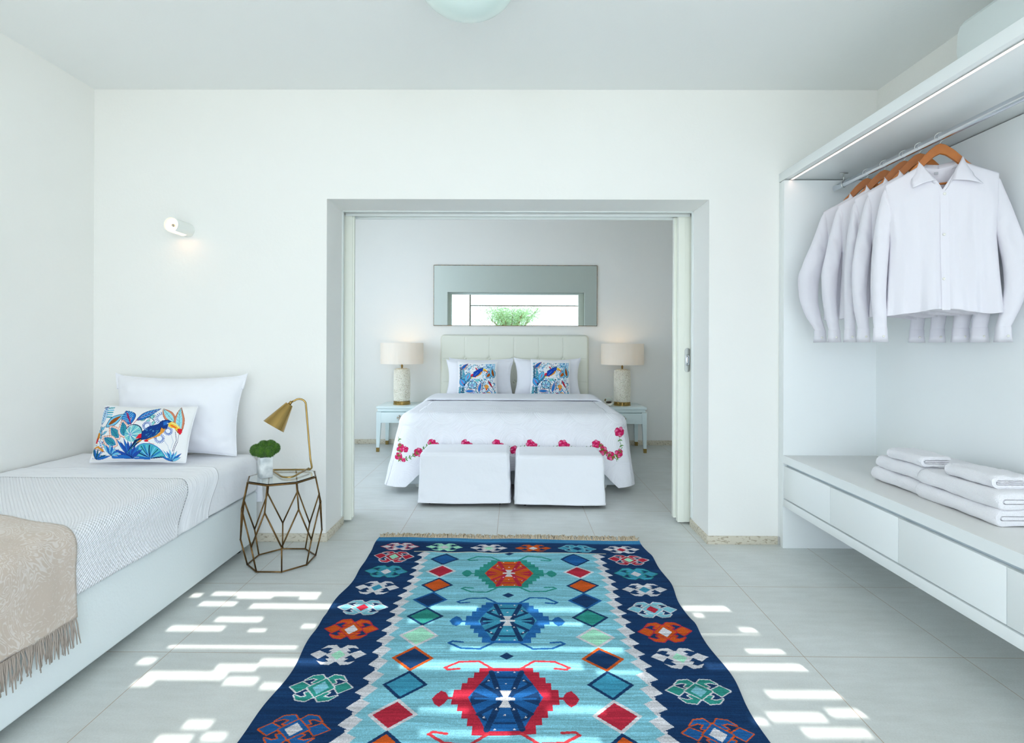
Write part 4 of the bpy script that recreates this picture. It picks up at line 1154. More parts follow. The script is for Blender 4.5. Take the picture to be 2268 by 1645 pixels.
SL_OUT = [(.188, -.150), (.208, -.185), (.232, -.31), (.243, -.41), (.250, -.50), (.250, -.62), (.246, -.72), (.240, -.80)]
SL_BOW = [(0, 0), (0, 0), (.012, 0), (.032, 0), (.052, 0), (.050, 0), (.026, 0), (-.004, 0)]
SL_IN = [(.150, -.26), (.168, -.33), (.176, -.38), (.182, -.45), (.188, -.54), (.192, -.64), (.192, -.73), (.190, -.80)]
def make_shirt(label, seed, bowL, bowR, full=True, wL=1.0, wR=1.0):
    t = thing('white_shirt', label, 'shirt', (0, 0, 0), None)
    zh = -.735
    xs = np.linspace(-1, 1, 101); ts = np.linspace(0, 1, 80)
    Sx, T = np.meshgrid(xs, ts)
    wv = vnoise(Sx.shape, (2, 7), seed); wv2 = vnoise(Sx.shape, (3, 17), seed + 5)
    def zt(ax, front):
        return np.where(ax < .072, (-.212 + .122 * (ax / .072)) if front else (-.104 + .012 * ax / .072), np.interp(ax, [.072, .12, .16, .20, .22], [-.090, -.116, -.136, -.158, -.175]))
    shells = []
    for front in (True, False):
        xt = Sx * .198
        ztop = zt(np.abs(xt), front)
        Z = zh + (ztop - zh) * T + (.012 * np.cos(Sx * 3.0) + .004 * wv) * (1 - T)
        w = np.interp(Z.ravel(), [-.74, -.62, -.42, -.30, -.15], [.205, .197, .186, .196, .200]).reshape(Z.shape)
        X = Sx * w + .010 * (1 - T)
        q = (1 - np.abs(Sx) ** 3.0)
        zsh = np.interp(np.abs(xt), [0, .072, .12, .16, .20, .22], [-.070, -.082, -.112, -.136, -.158, -.175]); shoulder = np.clip((zsh - Z) / .12, 0, 1) ** .5
        shoulder = np.maximum(shoulder, .13)
        d = (.010 + .036 * q ** .6) * shoulder * (1 if front else .8)
        # drawn folds: from the bust down, and radiating under the collar
        dart = .007 * np.exp(-((np.abs(Sx) - .62 - .08 * T) / .06) ** 2) * sstep(.75, .3, T)
        fold = (1 - T) ** .7 * (.016 * wv + .008 * wv2) * np.clip(q * 3, 0, 1) - dart
        d = np.maximum(d + fold, .003)
        d = np.where(np.abs(Sx) > .9999, .0, d)
        shells.append(np.stack([X, (-d if front else d), Z], -1))
    mb = MB().grid(shells[0]).grid(shells[1], flip=True)
    o = mb.build('shirt_body', M['shirt'], t, smooth=True, world=False)
    md = o.modifiers.new('cloth', 'SOLIDIFY'); md.thickness = .0012
    def ysurf(x, z):
        PF = shells[0]; j = int(np.argmin(np.abs(PF[20, :, 0] - x))); col = PF[:, j]; return float(np.interp(z, col[:, 2], col[:, 1]))
    hm = MB()
    for S_, sg in ((shells[0], -1), (shells[1], 1)):
        e = S_[0].copy(); e2 = S_[0].copy(); e2[:, 2] += .012; e[:, 1] += sg * .0012; e2[:, 1] = S_[1][:, 1] + sg * .0012
        hm.grid(np.stack([e, e2]))
    hm.build('hem', M['shirt'], o, smooth=True, world=False)
    def sleeve(sg, bow, wk):
        m = 48; tt = np.linspace(0, 1, m); kk = np.linspace(0, 1, 8)
        def cub(a):
            out = np.interp(tt, kk, a)
            for _ in range(4): out[1:-1] = (out[:-2] + out[1:-1] * 2 + out[2:]) / 4
            return out
        ox = cub([p[0] + b[0] * bow for p, b in zip(SL_OUT, SL_BOW)]); oz = cub([p[1] for p in SL_OUT])
        ix = cub([p[0] + b[0] * bow * .55 for p, b in zip(SL_IN, SL_BOW)]); iz = cub([p[1] for p in SL_IN])
        dep = cub([.014, .028, .034, .030, .028, .026, .024, .020])
        A = np.linspace(0, 2 * PI, 41); G = np.zeros((m, 41, 3))
        nz = vnoise((m, 41), (7, 5), seed + (3 if sg > 0 else 9)); n2 = vnoise((m, 41), (22, 6), seed + (4 if sg > 0 else 8))
        for i in range(m):
            cx_, cz_ = (ox[i] + ix[i]) / 2, (oz[i] + iz[i]) / 2; hx, hz = (ox[i] - ix[i]) / 2 * wk, (oz[i] - iz[i]) / 2
            ky = 1 + .28 * nz[i] + .16 * n2[i]; ky[-1] = ky[0]
            G[i, :, 0] = sg * (cx_ + hx * np.cos(A) * (1 + .05 * nz[i] * (i > 6))); G[i, :, 2] = cz_ + hz * np.cos(A)
            G[i, :, 1] = dep[i] * np.sin(A) * ky + .008 * math.sin(i * .10 + seed)
        G[:, -1] = G[:, 0]
        s = MB().grid(G).build('sleeve', M['shirt'], t, smooth=True, world=False)
        e = G[-1]; c0 = e.mean(0); dv = np.array([0, 0, -1.0])
        K = np.stack([c0 + (e - c0) * 1.02, c0 + (e - c0) * 1.08 + dv * .004, c0 + (e - c0) * 1.12 + dv * .034, c0 + (e - c0) * 1.26 + dv * .066, c0 + (e - c0) * 1.22 + dv * .0655, c0 + (e - c0) * 1.0 + dv * .012])
        cf = MB().grid(K).build('cuff', M['shirt'], s, smooth=True, world=False)
        p = c0 + dv * .040; MB().lathe([(0, .0022), (.005, .0018), (.0055, 0), (0, -.001)], 12, Matrix.Translation((p[0] + .010, p[1] - .0245, p[2])) @ Matrix.Rotation(PI / 2, 4, 'X')).build('cuff_button', M['button'], cf, smooth=True, world=False)
    sleeve(-1, bowL, wL); sleeve(1, bowR, wR)
    # collar: a stand round the neck and two crisp folded-over wings
    def cv(pts, m=40, sm=1):
        p = np.array(pts, float); k = np.concatenate([[0], np.cumsum(np.linalg.norm(np.diff(p, axis=0), axis=1))]); k /= k[-1]; q = np.linspace(0, 1, m)
        o_ = np.stack([np.interp(q, k, p[:, i]) for i in range(3)], 1)
        for _ in range(sm): o_[1:-1] = (o_[:-2] + 2 * o_[1:-1] + o_[2:]) / 4
        return o_
    for sg in (-1, 1):
        end = (-.020, -.046, -.168) if sg < 0 else (.034, -.048, -.176)
        tip = (-.104, -.052, -.194) if sg < 0 else (.134, -.054, -.206)
        inner = cv([(0, .036, -.084), (sg * .045, .030, -.078), (sg * .080, .000, -.064), (sg * .066, -.026, -.094), (sg * .045, -.040, -.132), end], sm=2)
        outer = cv([(0, .050, -.128), (sg * .052, .046, -.128), (sg * .100, .010, -.124), (sg * .106, -.024, -.146), (sg * .108, -.042, -.170), tip], sm=1)
        low = cv([(0, .030, -.118), (sg * .040, .024, -.114), (sg * .070, -.002, -.104), (sg * .058, -.028, -.136), (sg * .034, -.044, -.178), (.004 if sg < 0 else .010, -.046, -.218)], sm=2)
        G = np.stack([inner + (outer - inner) * q + np.array([0, -.007 * math.sin(q * PI), .004 * math.sin(q * PI)]) for q in np.linspace(0, 1, 9)])
        c = MB().grid(G).grid(np.stack([inner, low])).build('collar', M['shirt'], t, smooth=True, world=False)
        md = c.modifiers.new('cloth', 'SOLIDIFY'); md.thickness = .0016
    zz = np.linspace(-.222, zh + .006, 60)
    G = np.array([[(x + .010 * (z + .22) / -.51, ysurf(x, z) - .0022 - (.0 if abs(x - .006) > .015 else .0006), z) for x in (-.009, -.008, .006, .019, .020)] for z in zz])
    pk = MB().grid(G).build('placket', M['shirt'], t, smooth=True, world=False)
    for z in (-.232, -.405, -.595):
        MB().lathe([(0, .0026), (.0052, .0022), (.0058, 0), (0, -.0015)], 16, Matrix.Translation((.007, ysurf(.006, z) - .0042, z)) @ Matrix.Rotation(PI / 2, 4, 'X')).build('button', M['button'], pk, smooth=True, world=False)
    MB().box(-.016, -.002, .0195, .0210, -.128, -.118).build('collar_label', M['grey'], t, world=False)
    return t
names = ['nearest to the camera, front fully seen', 'second nearest, right behind the front shirt', 'in the middle of the five', 'second from the far wall', 'farthest along the rail beside the wardrobe end panel']
hn = ['on the rail nearest the camera, holding the front shirt', 'second nearest on the rail', 'in the middle of the five on the rail', 'second from the far end of the rail', 'farthest along the rail, by its bracket']
hy = [2.380, 2.500, 2.600, 2.737, 2.873]
bows = [(.05, .85, 1, 1), (.3, .2, .95, 1.1), (-.1, .2, .9, 1.2), (.45, .1, 1, 1.1), (1.25, .1, 1.1, 1.1)]
angs = [27, 28, 30, 29, 30]
h0 = None
for k in range(5):
    if h0 is None:
        h0 = thing('wooden_hanger', 'x', 'hanger', (0, 0, 0), 'wooden hangers on the rail'); hanger_parts(h0); h = h0
    else: h = copy_tree(h0)
    h['label'] = 'wooden clothes hanger ' + hn[k]
    h.location = (1.85, hy[k], 2.0715 - .0035); h.rotation_euler = (0, 0, -math.radians(angs[k]))
    s = make_shirt('white long-sleeved shirt, ' + names[k], 20 + k * 13, bows[k][0], bows[k][1], True, bows[k][2], bows[k][3])
    s['group'] = 'white shirts on the rail'
    s.location = (1.85, hy[k], 2.0715 - .0035 + .004); s.rotation_euler = (0, 0, -math.radians(angs[k]))

# ------------------------------------------------------------------ towels
def towel(label, x0, x1, y0, y1, z0, th, layers, seed, group='folded white towels on the bench'):
    """folded towel: an outer layer wrapped round an inner tongue, the fold on the long left side"""
    t = thing('folded_towel', label, 'towel', ((x0 + x1) / 2, (y0 + y1) / 2, z0), group)
    L = y1 - y0; ny = 30; tl = th * (.36 if layers == 2 else .33); g = .0018; cz = z0 + th / 2
    ysv = y0 + L * (.5 - .5 * np.cos(np.linspace(0, PI, ny)))
    def cpath(xa, h, n=22, tail=16):
        P = [(x1 + (xa + h - x1) * q, h) for q in np.linspace(0, 1, tail, endpoint=False)]
        P += [(xa + h - h * math.sin(a), h * math.cos(a)) for a in np.linspace(0, PI, n)]
        P += [(xa + h + (x1 - xa - h) * q, -h) for q in np.linspace(0, 1, tail + 1)[1:]]
        return np.array(P)
    outer = cpath(x0, th / 2); inner = cpath(x0 + tl * .95, th / 2 - tl)
    m = len(outer); nz = vnoise((ny, m), (6, 9), seed) * .0035; n2 = vnoise((ny, m), (16, 26), seed + 7) * .0012
    def ring(P, i, sc):
        e = min(ysv[i] - y0, y1 - ysv[i]); k = max(0, 1 - e / .010) ** 2
        c = np.array([(x0 + x1) / 2, 0]); Q = P.copy(); Q[:, 1] *= (1 - .10 * k * sc); Q[:, 0] = c[0] + (Q[:, 0] - c[0]) * (1 - .012 * k * sc)
        return Q
    G = np.zeros((ny, m, 3)); H = np.zeros((ny, m, 3))
    for i in range(ny):
        o_ = ring(outer, i, 1); dn = o_ - np.array([np.clip(o_[:, 0], x0 + th / 2, x1), np.zeros(m)]).T; dn /= np.linalg.norm(dn, axis=1)[:, None] + 1e-9
        o_ = o_ + dn * (nz[i] + n2[i])[:, None]; i_ = ring(inner, i, -1)
        G[i, :, 0] = o_[:, 0]; G[i, :, 1] = ysv[i]; G[i, :, 2] = np.maximum(cz + o_[:, 1], z0 + .0003)
        H[i, :, 0] = i_[:, 0]; H[i, :, 1] = ysv[i]; H[i, :, 2] = cz + i_[:, 1]
    mb = MB().grid(G).grid(H, flip=True)
    for i in (0, ny - 1): mb.grid(np.stack([G[i], (G[i] + H[i]) / 2 + np.array([0, -.002 if i == 0 else .002, 0]), H[i]]))
    mb.grid(np.stack([G[:, 0], H[:, 0]])).grid(np.stack([G[:, -1], H[:, -1]]))
    mb.build('outer_fold', M['towel'], t, smooth=True)
    hh = th / 2 - tl - g
    nl = 1 if layers == 2 else 2
    for q in range(nl):
        h = hh / nl - (g * .4 if nl > 1 else 0); zc = cz + (0 if nl == 1 else (q * 2 - 1) * (hh / 2 + g * .3))
        T_ = cpath(x0 + tl + g * 1.2, max(h, .002), 14, 16); K = np.zeros((ny, len(T_), 3))
        for i in range(ny):
            r_ = ring(T_, i, 1); K[i, :, 0] = r_[:, 0]; K[i, :, 1] = ysv[i] + (.0015 if i == 0 else 0); K[i, :, 2] = zc + r_[:, 1] + .0006 * n2[i, :len(T_)] / .0012
        mb = MB().grid(K)
        for i in (0, ny - 1): mb.add(K[i], [tuple(range(len(T_)))])
        mb.build('inner_fold', M['towel'], t, smooth=False, angle=.9)
    return t
BZ = .5455
towel('white bath towel at the bottom of the farther stack', 1.722, 2.03, 2.345, 2.64, BZ, .060, 2, 1)
towel('white bath towel on top of the farther stack, under a hand towel', 1.732, 2.03, 2.345, 2.615, BZ + .0605, .062, 2, 2)
towel('small white hand towel topping the farther stack', 1.738, 1.865, 2.335, 2.545, BZ + .123, .046, 3, 3)
towel('white bath towel at the bottom of the nearer stack', 1.712, 2.07, 1.945, 2.335, BZ, .058, 2, 4)
towel('white bath towel on top of the nearer stack, under a hand towel', 1.716, 2.07, 1.940, 2.325, BZ + .0585, .062, 2, 5)
towel('small white hand towel topping the nearer stack', 1.745, 1.868, 1.995, 2.215, BZ + .121, .046, 3, 6)
# ------------------------------------------------------------------ double bed
t = thing('double_bed', 'white double bed with a tufted cream headboard in the bedroom', 'bed', (-.01, 5.4, 0))
# headboard: tufted front sheet on a rounded board
hx0, hx1, hz1, hyf = -.876, .862, 1.30, 6.350
nx_, nz_ = 420, 300
Xg, Zg = np.meshgrid(np.linspace(hx0, hx1, nx_), np.linspace(.10, hz1, nz_))
cols = [-.585, -.300, -.012, .277, .562]; rows = [1.018, .746, .47]
dip = np.zeros_like(Xg)
for c in cols: dip += .004 * np.exp(-((Xg - c) / .005) ** 2) * (Zg < 1.27)
for r_ in rows: dip += .004 * np.exp(-((Zg - r_) / .005) ** 2) * (np.abs(Xg - hx0) > .03) * (np.abs(Xg - hx1) > .03)
for c in cols:
    for r_ in rows: dip += .014 * np.exp(-(((Xg - c) ** 2 + (Zg - r_) ** 2) / .025 ** 2))
ed = np.minimum(np.minimum(Xg - hx0, hx1 - Xg), hz1 - Zg)
# round the upper corners
def rc(X, Z, r=.05):
    dx = np.maximum(np.maximum(hx0 + r - X, X - (hx1 - r)), 0); dz = np.maximum(Z - (hz1 - r), 0)
    d = np.hypot(dx, dz); k = np.where((dx > 0) & (dz > 0) & (d > 0), np.maximum(dx, dz) / np.maximum(d, 1e-9), 1)
    cx_ = np.clip(X, hx0 + r, hx1 - r); cz_ = np.minimum(Z, hz1 - r)
    return cx_ + (X - cx_) * k, cz_ + (Z - cz_) * k
Xr, Zr = rc(Xg, Zg)
Yg = hyf + dip + .03 * np.clip(1 - ed / .022, 0, 1) ** 2 + .002
front = np.stack([Xr, Yg, Zr], -1)
back = front.copy(); back[:, :, 1] = YB - .004
mb = MB().grid(front)
for a, b in ((front[:, 0], back[:, 0]), (front[:, -1], back[:, -1]), (front[-1], back[-1]), (front[0], back[0])): mb.grid(np.stack([a, b]))
mb.build('headboard', M['headboard'], t, angle=.9)
HB = [o for o in t.children if o.name.startswith('headboard')][0]
for r_ in rows[:2]:
    for c in (cols if r_ > 1 else [cols[2]]):
        MB().sphere((c, hyf + .014, r_), .014, 14, (1, .5, 1)).build('button', M['headboard'], HB, smooth=True)
MB().box(-.895, .855, 4.47, 6.34, .032, .30, .012, 3).build('bed_base', M['bedbase'], t, angle=.6)
for x in (-.80, .74):
    for y in (4.53, 6.25): MB().lathe([(.022, 0), (.036, .033), (0, .033)], 16, Matrix.Translation((x, y, 0))).build('foot', M['plaster'], t, angle=.6)
MB().box(-.89, .85, 4.475, 6.34, .302, .598, .05, 5).build('mattress', M['sheet'], t, smooth=True)

def drape(name, mtl, xl, xr, yb, yf, top, Dfun, flare, Rr, rcor, inset, nd=70, ns=None, canvas=None, seed=0, wr=.004, parent=None, sides_only=False, wave=.03):
    """cloth over a bed: flat top, rounded edge, hanging skirt on left, foot and right"""
    pts = []
    def seg(a, b, n):
        return [(a[0] + (b[0] - a[0]) * q, a[1] + (b[1] - a[1]) * q) for q in np.linspace(0, 1, n, endpoint=False)]
    n1 = 90; na = 80; n2 = 520
    path = seg((xl, yb), (xl, yf + rcor), n1)
    path += [(xl + rcor - rcor * math.cos(a), yf + rcor - rcor * math.sin(a)) for a in np.linspace(0, PI / 2, na, endpoint=False)]
    path += seg((xl + rcor, yf), (xr - rcor, yf), n2)
    path += [(xr - rcor + rcor * math.sin(a), yf + rcor - rcor * math.cos(a)) for a in np.linspace(0, PI / 2, na, endpoint=False)]
    path += seg((xr, yf + rcor), (xr, yb), n1) + [(xr, yb)]
    path = np.array(path); m = len(path)
    nrm = np.zeros((m, 2)); cor = np.zeros(m)
    for i, (x, y) in enumerate(path):
        if i < n1: nrm[i] = (-1, 0)
        elif i < n1 + na: a = (i - n1) / na * PI / 2; nrm[i] = (-math.cos(a), -math.sin(a)); cor[i] = math.sin(2 * a)
        elif i < n1 + na + n2: nrm[i] = (0, -1)
        elif i < n1 + 2 * na + n2: a = (i - n1 - na - n2) / na * PI / 2; nrm[i] = (math.sin(a), -math.cos(a)); cor[i] = math.sin(2 * a)
        else: nrm[i] = (1, 0)
    cors = np.convolve(np.pad(cor, 34, mode='edge'), np.ones(69) / 69, 'valid')
    cors = cors / cors.max()
    arc = np.concatenate([[0], np.cumsum(np.hypot(*np.diff(path, axis=0).T))])
    d = np.concatenate([np.linspace(-inset, 0, 8, endpoint=False), np.linspace(0, 1, nd)])
    P = np.zeros((len(d), m, 3)); UV = np.zeros((len(d), m, 2))
    wv = vnoise((len(d), m), (4, 60), seed); w2 = vnoise((len(d), m), (10, 120), seed + 1)
    for j, dd in enumerate(d):
        if dd < 0: o = np.full(m, dd); dz = np.zeros(m); L = np.full(m, dd)
        else:
            D = Dfun(path, cors, arc); L = dd * D
            a = np.clip(L / Rr, 0, PI / 2)
            fl = flare(path, cors)
            ext = np.clip(L - Rr * PI / 2, 0, None)
            o = Rr * np.sin(a) + ext * fl; dz = Rr * (1 - np.cos(a)) + ext * np.sqrt(1 - fl ** 2)
            o = o + (wave * np.sin(arc * 9.0 + seed) * cors * (ext / .5)) + wr * (wv[j] + .5 * w2[j]) * np.clip(ext / .1, 0, 1)
        P[j, :, 0] = path[:, 0] + nrm[:, 0] * o; P[j, :, 1] = path[:, 1] + nrm[:, 1] * o; P[j, :, 2] = top - dz + wr * .3 * wv[j]
        UV[j, :, 0] = np.where(np.abs(nrm[:, 1]) > .7, P[j, :, 0], path[:, 1]); UV[j, :, 1] = L
    # flat top
    iy = int(8)
    NX, NY = 90, 60
    xs = np.linspace(xl + inset * .98, xr - inset * .98, NX); ys = np.linspace(yf + inset * .98, yb, NY)
    XX, YY = np.meshgrid(xs, ys)
    top_P = np.stack([XX, YY, np.full_like(XX, top + .0006) + wr * .4 * vnoise(XX.shape, (9, 12), seed + 4)], -1)
    return P, UV, top_P, path, nrm, arc

def cloth_obj(name, P, UV, TP, mtl, label=None, cat=None, colors=None, thick=.006, parent=None):
    # one mesh from two grids, with uv + colour attribute
    def quads(n, m, k): 
        idx = np.arange(n * m).reshape(n, m) + k
        return np.stack([idx[:-1, :-1], idx[:-1, 1:], idx[1:, 1:], idx[1:, :-1]], -1).reshape(-1, 4)
    q1 = quads(*P.shape[:2], 0)[:, ::-1]; q2 = quads(*TP.shape[:2], P.shape[0] * P.shape[1])
    V = np.concatenate([P.reshape(-1, 3), TP.reshape(-1, 3)]); Q = np.concatenate([q1, q2])
    uvt = TP[:, :, :2].copy(); uvt[:, :, 1] = -(uvt[:, :, 1] - 4.47)
    U = np.concatenate([UV.reshape(-1, 2), uvt.reshape(-1, 2)])
    me = bpy.data.meshes.new(name); nf = len(Q)
    me.vertices.add(len(V)); me.vertices.foreach_set('co', V.reshape(-1).astype(np.float32))
    me.loops.add(nf * 4); me.loops.foreach_set('vertex_index', Q.reshape(-1).astype(np.int32))
    me.polygons.add(nf); me.polygons.foreach_set('loop_start', np.arange(0, nf * 4, 4, dtype=np.int32)); me.polygons.foreach_set('use_smooth', np.full(nf, True))
    l = me.uv_layers.new(name='UVMap'); l.data.foreach_set('uv', U[Q.reshape(-1)].reshape(-1).astype(np.float32))
    c = np.ones((nf, 4), np.float32); c[:, :3] = (.91, .915, .95)
    if colors is not None: c[:len(q1), :3] = colors.reshape(-1, 3)
    a = me.attributes.new('Col', 'FLOAT_COLOR', 'FACE'); a.data.foreach_set('color', c.reshape(-1))
    me.update(calc_edges=True); me.validate(); me.materials.append(mtl)
    o = bpy.data.objects.new(name, me); link(o, parent)
    if thick:
        md = o.modifiers.new('thickness', 'SOLIDIFY'); md.thickness = thick; md.offset = -1
    if label: tag(o, label, cat)
    return o

def Dq(path, c, arc):
    return .520 + .115 * np.clip(c * 1.5, 0, 1) ** 1.6 + .012 * np.sin(arc * 21) * (1 - c)
def flq(path, c):
    sd = sstep(4.9, 4.5, path[:, 1]); fr = (np.abs(path[:, 0] + .02) < .80)
    base = np.where(path[:, 1] > 4.56, .13, .0)
    return np.clip(base * (1 - c) + .24 * c, 0, .8)
P, UV, TP, path, nrm, arc = drape('quilt', None, -.868, .832, 5.62, 4.478, .625, Dq, flq, .10, .07, .06, nd=240, seed=4, wr=.006, wave=.03)
# sew the garland: paint what faces the foot of the bed by its own x and height
ctr = (P[:-1, :-1] + P[1:, 1:]) / 2; nn_ = (nrm[:-1] + nrm[1:]) / 2
gx = ctr[:, :, 0]; gz = ctr[:, :, 2]
N1, N2 = 700, 260
C = Canvas(-1.15, 1.05, .02, .62, 1500, 420, (.91, .915, .95))
PK, PK2, GRN = rgb('E0306C'), rgb('F27AA6'), rgb('4F8A2E')
def rose(x, z, r, sd=0):
    rr = random.Random(sd)
    for k in range(7):
        a = k * 2 * PI / 7 + rr.random(); C.disc((x + r * .62 * math.cos(a), z + r * .62 * math.sin(a)), r * .46, rgb('B3204F')); C.disc((x + r * .62 * math.cos(a), z + r * .62 * math.sin(a)), r * .38, PK2 if k % 2 else PK)
    C.disc((x, z), r * .5, PK); C.line([(x - r * .3, z), (x, z + r * .25), (x + r * .3, z)], r * .16, rgb('B3204F')); C.line([(x - r * .2, z - r * .3), (x + r * .25, z - r * .2)], r * .16, PK2)
def vine(pts):
    C.line(pts, .0035, GRN)
    for a, b in zip(pts[:-1], pts[1:]):
        a = np.array(a); b = np.array(b); d = b - a; L_ = np.hypot(*d); n = np.array([-d[1], d[0]]) / L_; k = max(1, int(L_ / .028))
        for i in range(k):
            p = a + d * (i + .5) / k
            for sg in (1, -1): C.leaf(p, p + n * sg * .020 + d / L_ * .014, .008, GRN)
for i, x in enumerate((-.668, -.397, -.147, .125, .386, .655)):
    rose(x, .388, .034, i); rose(x + .040, .378, .017, i + 9)
for a, b in ((-.66, -.40), (-.39, -.15), (-.14, .12), (.13, .38), (.39, .65)): vine([(a + .04, .36), ((a + b) / 2, .345), (b - .03, .36)])
rose(-.775, .318, .034, 20); rose(.0, .335, .036, 21); rose(.71, .335, .036, 22); rose(.768, .298, .034, 23)
vine([(-.885, .265), (-.83, .285), (-.775, .318)]); vine([(-.75, .335), (-.67, .39)]); vine([(.68, .40), (.71, .335), (.768, .298), (.83, .268)])
rose(-.922, .352, .034, 24); rose(-.876, .345, .024, 25); rose(-.932, .285, .032, 26); rose(-.888, .262, .017, 27)
vine([(-.950, .43), (-.93, .405), (-.925, .352), (-.932, .285), (-.91, .25)])
rose(.845, .485, .040, 28); rose(.835, .318, .034, 29)
vine([(.845, .45), (.85, .40), (.865, .36), (.835, .318), (.80, .29)])
iu = np.clip(((gx - C.x0) / (C.x1 - C.x0) * C.nx).astype(int), 0, C.nx - 1); iv = np.clip(((gz - C.y0) / (C.y1 - C.y0) * C.ny).astype(int), 0, C.ny - 1)
colr = C.img[iv, iu]
ok = (ctr[:, :, 1] < 4.50)
colr[~ok] = (.91, .915, .95)
cloth_obj('embroidered_quilt', P, UV, TP, M['quilt'], 'white quilt with embroidered pink roses draped over the double bed', 'quilt', colors=colr)
# folded duvet edge in front of the pillows
def roll():
    ys = np.array([0, .10, .25, .5, .75, .90, 1.0]); n = 140; m = 40
    # section in (y,z): closed rounded slab from Y 5.36 to 5.95
    A = np.linspace(0, 2 * PI, m)
    cy, cz = 5.66, .641; ry, rz2 = .28, .017
    G = np.zeros((n, m, 3)); X = np.linspace(-1, 1, n); nz = vnoise((n, m), (16, 4), 31) * .003
    W = .915; R = .10
    s = X * (W + .16)
    for i in range(n):
        sg = 1 if s[i] > 0 else -1; a = abs(s[i]); e = max(0, a - (W - R)); th = min(e / R, PI / 2); dn = max(0, e - R * PI / 2)
        x = sg * (min(a, W - R) + R * math.sin(th)) - .018; drop = R * (1 - math.cos(th)) + dn
        for k in range(m):
            cyk = np.sign(math.cos(A[k])) * abs(math.cos(A[k])) ** .5; szk = np.sign(math.sin(A[k])) * abs(math.sin(A[k])) ** .8
            off = (rz2 + nz[i, k]) * szk
            G[i, k] = (x + sg * off * math.sin(th), cy + ry * cyk, cz - drop + off * math.cos(th))
    mb = MB().grid(G)
    for i in (0, n - 1): mb.add(G[i], [tuple(range(m))])
    tag(mb.build('folded_duvet', M['cotton'], smooth=True), 'smooth white duvet edge folded across the double bed below the pillows', 'duvet')
roll()
# pillows
PL = 'bed pillows against the headboard'
pillow('bed_pillow', 'white pillow at the back of the left pair on the double bed', 'pillow', .73, .415, .12, (-.395, 6.245, .610), .10, M['cotton'], group=PL, seed=41, pinch=.08, flange=.02)
pillow('bed_pillow', 'white pillow at the front of the left pair, behind a toucan cushion', 'pillow', .75, .405, .135, (-.400, 6.10, .606), .16, M['cotton'], group=PL, seed=42, pinch=.085, flange=.02)
pillow('bed_pillow', 'white pillow at the back of the right pair on the double bed', 'pillow', .74, .415, .12, (.372, 6.245, .610), .10, M['cotton'], group=PL, seed=43, pinch=.08, flange=.02)
pillow('bed_pillow', 'white pillow at the front of the right pair, behind a toucan cushion', 'pillow', .75, .43, .135, (.365, 6.10, .606), .16, M['cotton'], group=PL, seed=44, pinch=.10, flange=.02)
img2 = design_square()
pillow('square_toucan_cushion', 'square toucan print cushion on the left side of the double bed', 'cushion', .445, .40, .115, (-.415, 5.965, .604), .16, M['cotton'], pinch=.05, seed=5, wr=.003, nu=171, nv=171, design=img2, group='toucan cushions on the double bed')
pillow('square_toucan_cushion', 'square toucan print cushion on the right side of the double bed', 'cushion', .445, .42, .115, (.385, 5.965, .604), .16, M['cotton'], pinch=.05, seed=6, wr=.003, nu=171, nv=171, design=img2, group='toucan cushions on the double bed', roll=.03)

